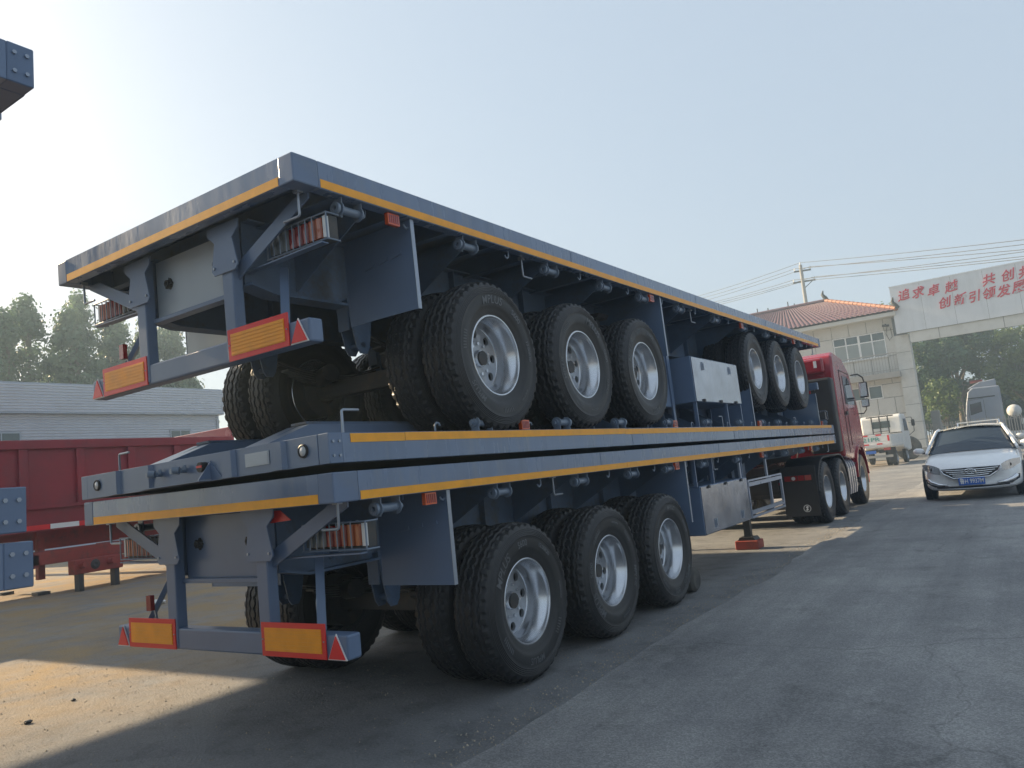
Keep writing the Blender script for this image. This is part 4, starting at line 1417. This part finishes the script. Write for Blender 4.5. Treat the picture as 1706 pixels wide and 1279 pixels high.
    for loc, sgn in (((R1_, RY, ZR + .15), 1), ((E1 - .05, F0 + .05, ZE + .15), 1)):
        b = MB()
        b.path([(loc[0] + .1 * sgn, loc[1], loc[2] - .05), (loc[0], loc[1], loc[2] + .15), (loc[0] - .12 * sgn, loc[1], loc[2] + .35), (loc[0] - .05 * sgn, loc[1], loc[2] + .6)], [.14, .13, .10, .03], 8)
        b.build('ridge_ornament', 'dark', t, smooth=60)
    for x, h in ((-9.3, .5), (-8.6, .4), (-7.3, .55), (-6.9, .35)):
        MB().tube((x, RY + .3, ZR), (x, RY + .3, ZR + h), .035, 6).build('roof_vent', 'dark', t)
    # camera and cable by the eave
    b = MB()
    b.bar((-1.35, -.03, 7.62), (-1.35, -.35, 7.62), .05, .05)
    b.tube((-1.5, -.38, 7.55), (-1.15, -.42, 7.5), .07, 10)
    b.build('security_camera', 'dark', t, smooth=40)
    MB().path([(-1.3, -.06, 7.5), (-1.42, -.06, 7.1), (-1.28, -.06, 6.7), (-1.12, -.06, 6.9), (-1.15, -.06, 7.4)], .015, 6).build('cable', 'wire', t, smooth=60)
gatehouse()

# ------------------------------------------------------------------ gate sign
def gate_sign():
    t = thing('gate_sign', 'long white gate sign with red brush characters beside the gatehouse', 'sign', (0, 44.4, 0))
    fr = MB().box(-.80, 9.6, .03, .5, 6.95, 9.53).build('sign_frame', 'joint', t)
    x = -.83
    while x < 9.4:
        MB().box(x + .006, x + 1.484, 0, .03, 6.93, 9.55).build('sign_panel', 'signwhite', fr)
        x += 1.49
    MB().box(-.85, 9.62, -.02, .52, 9.55, 9.62).build('sign_cap', 'signwhite', fr)
    bm_ = MB().box(-.22, 9.6, .12, .5, 6.36, 6.93).build('lower_beam', 'joint', t)
    x = -.22
    for w in (1.45, 3.0, 1.5, 3.0):
        MB().box(x + .015, x + w - .015, .09, .12, 6.34, 6.92).build('beam_panel', 'stone', bm_)
        x += w
    MB().box(9.0, 9.9, -.1, .9, 0, 6.9).build('far_pillar', 'stone', t)
    row1 = [('追', -.17, 9.02), ('求', .58, 9.02), ('卓', 1.33, 8.98), ('越', 2.21, 9.0), ('共', 3.89, 8.98), ('创', 4.73, 9.02), ('共', 5.50, 9.04), ('赢', 6.3, 9.04)]
    row2 = [('创', 1.71, 8.20), ('新', 2.40, 8.22), ('引', 3.06, 8.22), ('领', 3.79, 8.26), ('发', 4.45, 8.25), ('展', 5.14, 8.30)]
    for ch, x, z in row1 + row2:
        me = text_mesh(ch, .62, .015, .012, .18, 'signred')
        cx = sum(v.co.x for v in me.vertices) / len(me.vertices)
        cz = (min(v.co.y for v in me.vertices) + max(v.co.y for v in me.vertices)) / 2
        for v in me.vertices:
            v.co = (v.co.x - cx, -.017 + v.co.z, v.co.y - cz + .16 * (v.co.x - cx))
        put('character', me, t, loc=(x, 0, z))
gate_sign()

# ------------------------------------------------------------------ folding gate, stone post, leaning tyre
def folding_gate():
    t = thing('folding_gate', 'stainless folding gate of upright bars beside the gatehouse pillar', 'gate', (-.75, 46.6, 0))
    bm1 = MB().bar((0, 0, 0), (.04, 0, 1.72), .05, .035, up=(0, 1, 0)).mesh('gate_bar', 'slat')
    bm2 = MB().bar((.04, .06, 0), (0, .06, 1.72), .05, .035, up=(0, 1, 0)).mesh('gate_bar', 'slat')
    for k in range(80):
        put('gate_bar', bm1 if k % 2 else bm2, t, loc=(k * .125, 0, .08))
    for z in (.2, .95, 1.62):
        MB().bar((0, .03, z), (5.75, .03, z), .03, .03).build('gate_rail', 'slat', t)
    for k in range(6):
        MB().tube((.1 + k * 1.1, -.15, .05), (.1 + k * 1.1, .2, .05), .05, 12).build('gate_wheel', 'dark', t)
folding_gate()
b = MB()
b.prism([(-.34, 0), (.34, 0), (.26, 1.5), (.20, 2.15), (.24, 2.2), (.22, 2.55), (-.22, 2.55), (-.24, 2.2), (-.20, 2.15), (-.26, 1.5)], 'y', -.25, .25)
o = b.build('stone_post', 'concrete', bevel=.03)
o.location = (.12, 48.0, 0)
tag(o, 'grey carved stone post behind the folding gate', 'post')
t = thing('old_tyre', 'big worn tyre standing against the gatehouse wall beside the small truck', 'tyre', (-1.02, 43.3, .62), radians(-80))
put('tyre_body', simple_tyre_mesh(.64, .34, .27, material='rubber_old'), t)
MB().lathe([(.12, .27), (.10, .22), (.02, .20), (.0, .12), (.0, .0)], 30).build('rim', 'darkmetal', t, smooth=40)

# ------------------------------------------------------------------ pole and wires
PX, PY = -8.9, 62.0
t = thing('utility_pole', 'concrete utility pole with two crossarms behind the tiled roof', 'pole', (PX, PY, 0))
MB().tube((0, 0, 0), (0, 0, 15.9), .24, 14, .13).build('pole_shaft', 'concrete', t, smooth=40)
MB().bar((-.55, 0, 15.45), (.75, 0, 15.35), .10, .12).build('crossarm', 'darkmetal', t)
MB().bar((-.75, 0, 14.55), (1.0, 0, 14.45), .10, .12).build('crossarm', 'darkmetal', t)
MB().bar((0, 0, 13.9), (.8, 0, 14.45), .05, .05).build('arm_brace', 'darkmetal', t)
for x, z in ((0, 15.9), (-.5, 15.5), (.7, 15.42), (-.7, 14.6), (.9, 14.5)):
    MB().tube((x, 0, z), (x, 0, z + .22), .05, 8).build('insulator', 'offwhite', t)
WR = [((0, 16.1), 12.21, 17.13), ((-.5, 15.7), 11.93, 16.83), ((.7, 15.6), 11.62, 16.5), ((-.7, 14.8), 11.50, 16.2), ((.9, 14.7), 11.22, 16.0), ((.3, 14.55), 11.08, 15.8)]
names = ['topmost', 'second from the top', 'third from the top', 'fourth from the top', 'fifth from the top', 'lowest']
for (dx, z), zr, zl in WR:
    A = Vector((PX + dx, PY, z))
    Rr = Vector((5.9, 50.97, zr))
    Lq = Vector((-20.2, 69.4, zl))
    pts = []
    e = A + (Rr - A) * 2.0
    for k in range(13):
        u = k / 12
        p = e.lerp(A, u)
        p.z -= .25 * 4 * u * (1 - u)
        pts.append(p)
    e2 = A + (Lq - A) * 1.9
    for k in range(1, 11):
        u = k / 10
        p = A.lerp(e2, u)
        p.z -= .35 * 4 * u * (1 - u)
        pts.append(p)
    o = MB().path(pts, .022, 5).build('power_line', 'wire', smooth=60)
    tag(o, names[WR.index(((dx, z), zr, zl))] + ' of the thin dark power lines strung over the gatehouse', 'power line', 'power lines on the utility pole')

# ------------------------------------------------------------------ trees
def leaf_crown(rng, blobs, n, size):
    """n leaf-sized quads scattered on and inside many ragged clumps."""
    b = MB()
    vs_, fs_ = [], []
    tot = sum(r ** 2 for _, r in blobs)
    for c, r in blobs:
        k = max(3, int(n * r ** 2 / tot))
        for _ in range(k):
            d = Vector((rng.gauss(0, 1), rng.gauss(0, 1), rng.gauss(0, 1))).normalized()
            p = c + d * r * (rng.random() ** .45) * rng.uniform(.75, 1.18)
            a = Vector((rng.gauss(0, 1), rng.gauss(0, 1), rng.gauss(0, 1))).normalized()
            e = d.cross(a)
            if e.length < 1e-3:
                continue
            e.normalize()
            s = size * rng.uniform(.6, 1.35)
            f = (a - d * a.dot(d) * .5).normalized()
            o = len(vs_)
            vs_ += [p - e * s * .5, p + f * s * .35, p + e * s * .5, p - f * s * .35]
            fs_.append((o, o + 1, o + 2, o + 3))
    b.add(vs_, fs_)
    return b
def make_tree(name, label, loc, h, kind, seed, leafs, n, size, group=None, spread=1.0):
    rng = random.Random(seed)
    t = thing(name, label, 'tree', loc, rng.uniform(0, 6.28), group)
    tr = MB()
    lean = Vector((rng.uniform(-.03, .03), rng.uniform(-.03, .03), 1))
    top_ = .93 if kind == 'poplar' else .62
    pts = [Vector((lean.x * z + .06 * sin(z), lean.y * z + .05 * cos(1.3 * z), z)) for z in [h * top_ * k / 9 for k in range(10)]]
    r0 = h * (.016 if kind == 'poplar' else .028)
    tr.path(pts, [r0 * (1 - .85 * k / 9) for k in range(10)], 8)
    blobs = []
    if kind == 'poplar':
        for k in range(80):
            u = rng.uniform(.16, 1.0)
            rad = h * .135 * spread * (sin(pi * min(1, (u * .93 + .1))) ** .6) * (1.15 - .45 * u)
            a = rng.uniform(0, 2 * pi)
            rr = rad * rng.uniform(.15, 1.0)
            c = Vector((cos(a) * rr, sin(a) * rr, h * u * .97))
            blobs.append((c, h * rng.uniform(.035, .062)))
            if k % 3 == 0:
                b0 = Vector((lean.x * c.z * .75, lean.y * c.z * .75, max(.15 * h, c.z - .14 * h)))
                tr.path([b0, b0.lerp(c, .6) - Vector((0, 0, .02 * h)), c], [r0 * .3, r0 * .2, r0 * .08], 5)
    else:
        for k in range(60):
            a = rng.uniform(0, 2 * pi)
            el = rng.uniform(-.5, 1.0)
            rr = h * .36 * spread * sqrt(max(0, 1 - (el * .9) ** 2)) * rng.uniform(.35, 1.0)
            c = Vector((cos(a) * rr, sin(a) * rr, h * (.63 + .33 * el)))
            blobs.append((c, h * rng.uniform(.06, .11)))
            if k % 3 == 0:
                b0 = Vector((lean.x * h * .4, lean.y * h * .4, h * rng.uniform(.28, .5)))
                tr.path([b0, b0.lerp(c, .55) + Vector((0, 0, .03 * h)), c], [r0 * .42, r0 * .25, r0 * .08], 6)
    tr.build('trunk', 'bark', t, smooth=60)
    leaf_crown(rng, blobs, n, size).build('crown', leafs, t)
    return t
LT = [(16.3, -41.0, 13.0, 'leftmost poplar, at the picture edge above the grey shed'), (18.15, -42.5, 13.9, 'second poplar from the left above the grey shed'),
      (19.6, -40.5, 12.9, 'third poplar from the left above the grey shed'), (20.9, -42.0, 14.3, 'fourth and tallest poplar from the left above the grey shed'),
      (22.5, -41.3, 13.4, 'fifth poplar from the left above the grey shed'), (23.7, -42.8, 13.2, 'poplar seen behind the left post of the top trailer'),
      (25.3, -42.0, 13.6, 'poplar just right of the left post of the top trailer'), (27.2, -42.4, 13.3, 'poplar seen under the bright rear panel of the top trailer'),
      (28.6, -43.5, 11.4, 'short poplar at the right end of the row'), (26.3, -44.2, 12.9, 'slim poplar filling the gap right of the left post of the top trailer')]
for k, (y, x, h, lab) in enumerate(LT):
    make_tree('poplar_tree', lab, (x, y, 0), h * 1.05, 'poplar', 40 + k, 'leaf_far', 9500, .24, 'poplars behind the grey shed', 1.35)
for k, (y, x) in enumerate(((17.3, -45.5), (21.8, -46.0), (25.0, -45.6))):
    make_tree('poplar_tree', ['farther poplar filling the gap between the two leftmost trees', 'farther poplar behind the middle of the row', 'farther poplar behind the top trailer post'][k],
              (x, y, 0), 12.0, 'poplar', 70 + k, 'leaf_far', 9000, .26, 'poplars behind the grey shed', 1.9)
make_tree('broadleaf_tree', 'big dark green tree behind the gate opening', (.6, 64, 0), 9.6, 'round', 5, 'leaf_dark', 15000, .26, 'trees beyond the gate', 1.05)
make_tree('broadleaf_tree', 'lighter yellow-green tree right of the big dark one', (4.9, 62, 0), 8.0, 'round', 9, 'leaf_light', 9000, .24, 'trees beyond the gate', .85)
make_tree('broadleaf_tree', 'dark tree filling the left of the gate opening', (-2.4, 67, 0), 9.0, 'round', 12, 'leaf_dark', 11000, .26, 'trees beyond the gate', 1.0)
make_tree('broadleaf_tree', 'low pollarded tree with bright young leaves behind the stone post', (-.15, 58, 0), 4.9, 'round', 23, 'leaf_light', 2600, .2, 'trees beyond the gate', .7)
make_tree('broadleaf_tree', 'dark tree at the right picture edge behind the red trailer', (7.0, 66, 0), 8.0, 'round', 31, 'leaf_dark', 8000, .26, 'trees beyond the gate', 1.0)
make_tree('broadleaf_tree', 'treetop peeping over the gatehouse roof', (-3.0, 60, 0), 11.2, 'round', 33, 'leaf_light', 3500, .22, 'trees beyond the gate', .35)

for k, (x, y, h, lab) in enumerate(((-4.2, 72, 6.2, 'low bushy tree seen just inside the gate pillar'), (-1.2, 74, 6.0, 'low bushy tree behind the stone post'), (1.9, 73, 6.4, 'low bushy tree behind the grey tractor cab'),
                                    (5.2, 72, 5.6, 'low bushy tree behind the white tank'), (8.6, 73, 6.0, 'low bushy tree behind the dark red truck body'))):
    make_tree('bushy_tree', lab, (x, y, -1.1), h, 'round', 90 + k, 'leaf_dark', 5200, .3, 'bushy trees at the back beyond the gate', 1.2)
# far hall and red trailer beyond the gate
t = thing('far_building', 'pale grey hall beyond the trees at the right edge', 'building', (9, 86, 0))
MB().box(-7, 12, 0, 15, 0, 10).build('wall', 'sheet', t)
MB().prism([(-7.5, 10), (12.5, 10), (2.5, 12)], 'y', -.3, 15.3).build('roof', 'sheet', t)
for k in range(7):
    w_ = MB().box(-6.4 + k * 2.6, -4.8 + k * 2.6, -.04, 0, 4.8, 6.3).build('window', 'winglass', t)
t = thing('red_truck_body', 'dark red truck body at the right edge beyond the gate', 'truck', (5.3, 60.5, 0))
MB().box(0, 6, 0, 2.4, 1.3, 4.1).build('body', 'darkred', t)
for k in range(6):
    MB().box(.4 + k * 1.0, .5 + k * 1.0, -.05, 0, 1.35, 4.05).build('rib', 'darkred', t)
for x in (1.2, 4.5):
    w_ = put('wheel', ME['rim'], t, loc=(x, .2, .55), rot=(0, 0, -pi / 2))
    put('tyre', ME['tyre'], w_)

# ------------------------------------------------------------------ corrugated shed on the left
def ribs(z0, z1, pitch, amp):
    pts, z = [], z0
    while z < z1 - 1e-6:
        pts += [(0, z), (amp, z + pitch * .22), (amp, z + pitch * .55), (0, z + pitch * .78)]
        z += pitch
    pts.append((0, z1))
    return pts
def corrugated(x, y0, y1, z0, z1, pitch, amp):
    b = MB()
    pr_ = ribs(z0, z1, pitch, amp)
    q = [(x + a, y0, z) for a, z in pr_] + [(x + a, y1, z) for a, z in pr_]
    n = len(pr_)
    b.add(q, [(k, k + 1, k + 1 + n, k + n) for k in range(n - 1)])
    return b
t = thing('metal_shed', 'long grey shed clad in ribbed metal sheet behind the red trailer', 'building', (-28.6, 0, 0))
core = MB().box(-12, -.05, 9.2, 20.55, 0, 6.6).build('core', 'joint', t)
corrugated(-.04, 9.1, 20.55, 0, 5.82, .118, .028).build('wall_sheet', 'sheet', t)
corrugated(.20, 9.1, 20.75, 5.82, 6.98, .118, .028).build('parapet_sheet', 'sheet', t)
MB().box(-.4, .20, 9.1, 20.74, 6.975, 7.03).build('parapet_cap', 'edge', t)
MB().box(-.05, .24, 9.1, 20.75, 5.77, 5.82).build('parapet_drip', 'edge', t)
MB().box(-12, .24, 20.74, 20.80, 5.77, 7.0).build('parapet_end', 'sheet', t)
MB().box(-12, .0, 20.55, 20.6, 0, 5.8).build('end_wall', 'sheet', t)
MB().box(-.06, .03, 20.5, 20.62, 0, 5.77).build('corner_trim', 'edge', t)
for y0, y1, z0, z1 in ((10.2, 11.62, 3.6, 5.05), (18.0, 19.05, 3.9, 5.07), (13.6, 15.0, 3.6, 4.3)):
    w_ = MB().box(-.02, .03, y0, y1, z0, z1).build('window', 'edge', t)
    MB().box(.031, .036, y0 + .06, (y0 + y1) / 2 - .02, z0 + .06, z1 - .06).build('pane', 'winglass', w_)
    MB().box(.031, .036, (y0 + y1) / 2 + .02, y1 - .06, z0 + .06, z1 - .06).build('pane', 'winglass', w_)

# ------------------------------------------------------------------ dark red side-wall trailer on the left
t = thing('sidewall_trailer', 'dark red high-sided trailer standing in shade before the grey shed', 'trailer', (-12, 0, 0))
Y0, Y1 = -4.6, 9.1
MB().box(-2.45, -.06, Y0 + .05, Y1 - .05, 1.30, 1.42).build('floor', 'darkred', t)
for sgn, xx in ((1, -.06), (-1, -2.45)):
    sw_ = MB().box(xx - .02, xx + .02, Y0, Y1, 1.42, 2.92).build('side_wall', 'darkred', t)
    a = xx + sgn * .021
    for k in range(13):
        y = Y0 + .05 + k * 1.095 + .14
        MB().box(*sorted((a, a + sgn * .065)), y - .08, y + .08, 1.76, 2.88).build('rib', 'darkred', sw_, bevel=.008)
    MB().box(*sorted((a, a + sgn * .085)), Y0, Y1, 2.88, 3.06).build('top_rail', 'darkred', sw_, bevel=.012)
    MB().box(*sorted((a, a + sgn * .075)), Y0, Y1, 1.70, 1.76).build('mid_rail', 'darkred', sw_)
    MB().box(*sorted((a, a + sgn * .06)), Y0, Y1, 1.26, 1.42).build('bottom_rail', 'darkred', sw_)
for k in range(14):
    y = -1.35 + k * .56
    MB().box(.022, .027, y, y + .555, 1.29, 1.385).build('reflective_strip', 'whitepaint' if k % 2 else 'red', t)
MB().box(-2.48, .06, Y1 - .03, Y1 + .06, 1.3, 3.30).build('head_board', 'truckred', t, bevel=.01)
MB().box(-2.48, .06, Y0 - .05, Y0, 1.3, 3.05).build('tail_board', 'darkred', t)
for x in (-.85, -1.65):
    MB().box(x - .06, x + .06, Y0 + .2, Y1 - .3, .88, 1.30).build('main_beam', 'redprimer', t)
for y in (-2.2, -.9, .4):
    for x in (-.25, -2.2):
        w_ = put('wheel', ME['rim'], t, loc=(x, y, .55), rot=(0, 0, 0 if x > -1 else pi))
        put('tyre', ME['tyre'], w_)
    put('axle', ME['axle'], t, loc=(-1.22, y, .55))
for y in (6.9, 7.2):
    for x in (-.35, -2.1):
        pass
for x in (-.45, -2.0):
    lg = MB().box(x - .06, x + .06, 4.75, 4.88, .3, 1.3).build('landing_leg', 'redprimer', t)
    MB().box(x - .14, x + .14, 4.70, 4.93, .0, .06).build('foot', 'darkmetal', lg)
MB().box(-2.1, -.35, 6.8, 7.25, .62, .82).build('cross_beam', 'redprimer', t)
MB().box(-.42, -.02, 2.6, 8.3, .60, .86).build('lower_rail', 'redprimer', t, bevel=.01)
MB().box(-.30, .02, 6.3, 8.0, .42, .56).build('tool_rack', 'redprimer', t)
MB().box(-.5, -.02, 3.6, 4.6, .55, .80).build('spare_bracket', 'redprimer', t)

t = thing('steel_axle_frame', 'orange-red steel frame with two round pins lying under the red trailer', 'steel frame', (-11.75, 5.55, 0), radians(4))
MB().box(-.12, .12, -.50, .52, .34, .62).build('beam', 'redprimer', t, bevel=.015)
for y in (-.38, .22):
    MB().tube((.12, y, .50), (.30, y, .52), .06, 14).build('pin', 'redprimer', t, smooth=40)
MB().lathe([(.121, .0), (.135, .05), (.121, .10)], 20, c=(0, -.08, .49)).build('boss', 'darkmetal', t)
for y in (-.35, .4):
    MB().box(-.08, .08, y - .05, y + .05, 0, .339).build('bearer', 'darkmetal', t)
t = thing('red_jack_stand', 'thin red steel stand on the ground seen past the left bumper end', 'stand', (-3.05, 3.15, 0))
MB().box(-.05, .05, -.05, .05, .03, .62).build('stem', 'redprimer', t)
MB().box(-.14, .14, -.14, .14, 0, .03).build('base', 'darkmetal', t)

# ------------------------------------------------------------------ added workshop and girder, out of view, shaped to shade the yard
t = thing('shade_workshop', 'unseen open-sided workshop added to shade the yard', 'building', (-22, 0, 0))
HZ = 12.3
MB().box(-.15, 0, .9, 7.6, 4.3, HZ).build('side_cladding', 'sheet', t)
MB().prism([(-12, HZ), (.4, HZ), (.4, HZ + .1), (-6, HZ + 1.4), (-12, HZ + .1)], 'y', .9, 7.6).build('roof', 'sheet', t)
for y in (7.4, 1.1):
    for x in (-.3, -11.8):
        MB().box(x - .1, x + .1, y - .1, y + .1, 0, HZ).build('column', 'winch', t)
t = thing('shade_girder', 'unseen girder on posts, added to cut off the sunlit patch', 'shade blocker', (-15.2, 0, 0))  # made-up girder, sized so its shadow bounds the sunlit patch
MB().box(-.35, 0, -24, 1.5, 6.42, 8.9).build('girder', 'winch', t, bevel=.02)
for y in (-12.0, -23.8):
    MB().box(-.3, -.05, y - .12, y + .12, 0, 6.42).build('post', 'winch', t)

# ------------------------------------------------------------------ grit, stones, litter
rng = random.Random(11)
g = MB()
for k in range(12000):
    x = rng.uniform(-9, 1.6)
    y = rng.uniform(-1.6, 6.5)
    if k % 3 == 0:
        x = 1.58 + rng.gauss(0, .14)
        y = rng.uniform(-1.0, 12)
    s = rng.choice((.002, .0025, .003, .004, .005, .007)) * rng.uniform(.7, 1.4)
    p = [Vector((x + s * cos(a + k), y + s * sin(a + k) * rng.uniform(.7, 1.2), 0)) for a in (0, 2.1, 4.2)]
    o_ = len(g.v)
    g.v += [tuple(q) for q in p] + [(x, y, s * 1.2)]
    g.f += [(o_, o_ + 1, o_ + 3), (o_ + 1, o_ + 2, o_ + 3), (o_ + 2, o_, o_ + 3)]
o = g.build('grit', 'pebble')
tag(o, 'pale grit scattered over the yard ground', 'grit')
struct(o, 'stuff')
def stone_at(x, y, s, label, material='concrete'):
    r_ = random.Random(int(x * 100 + y * 10))
    b = MB()
    b.lathe([(-.5, .0), (-.35, .4), (.1, .55), (.4, .35), (.5, 0)], 8, ax='z')
    b.v = [(a * s * r_.uniform(.75, 1.3), c * s * r_.uniform(.75, 1.3), (d * .6 + .25) * s) for a, c, d in b.v]
    o_ = b.build('stone', material)
    o_.location = (x, y, 0)
    tag(o_, label, 'stone')
stone_at(-2.05, -.05, .05, 'dark stone in the middle of the sunlit patch', 'darkmetal')
stone_at(-4.2, .35, .05, 'dark stone at the left of the sunlit patch', 'darkmetal')
stone_at(-5.0, 2.4, .07, 'small dark stone in the shade left of the bumper', 'darkmetal')
stone_at(-2.35, .42, .035, 'tiny dark stone right of the middle of the sunlit patch', 'darkmetal')
b = MB()
rr = random.Random(8)
pts = [(rr.uniform(-.14, .14), rr.uniform(-.07, .07), rr.uniform(.0, .07)) for _ in range(14)]
bm_ = bmesh.new()
for p in pts:
    bm_.verts.new(p)
bmesh.ops.convex_hull(bm_, input=bm_.verts)
me = bpy.data.meshes.new('litter')
bm_.to_mesh(me)
bm_.free()
me.materials.append(M['whitepaint'])
o = put('litter', me, loc=(-7.2, 4.15, 0))
tag(o, 'crumpled pale scrap on the shaded ground left of the stack', 'litter')

# ------------------------------------------------------------------ summer haze over the whole place
hz = MB().box(-262, 262, -222, 302, -1.0, 21.0).build('haze', None)
hm = bpy.data.materials.new('haze_air')
hm.use_nodes = True
hn = hm.node_tree
for nd in list(hn.nodes):
    if nd.type == 'BSDF_PRINCIPLED':
        hn.nodes.remove(nd)
pv = hn.nodes.new("ShaderNodeVolumePrincipled")
pv.inputs["Color"].default_value = (.66, .85, 1.0, 1)
pv.inputs["Density"].default_value = .0038
pv.inputs["Anisotropy"].default_value = .3
hn.links.new(pv.outputs[0], hn.nodes["Material Output"].inputs["Volume"])
hz.data.materials.append(hm)
struct(hz, "stuff")
tag(hz, 'thin pale haze hanging over the yard', 'haze')
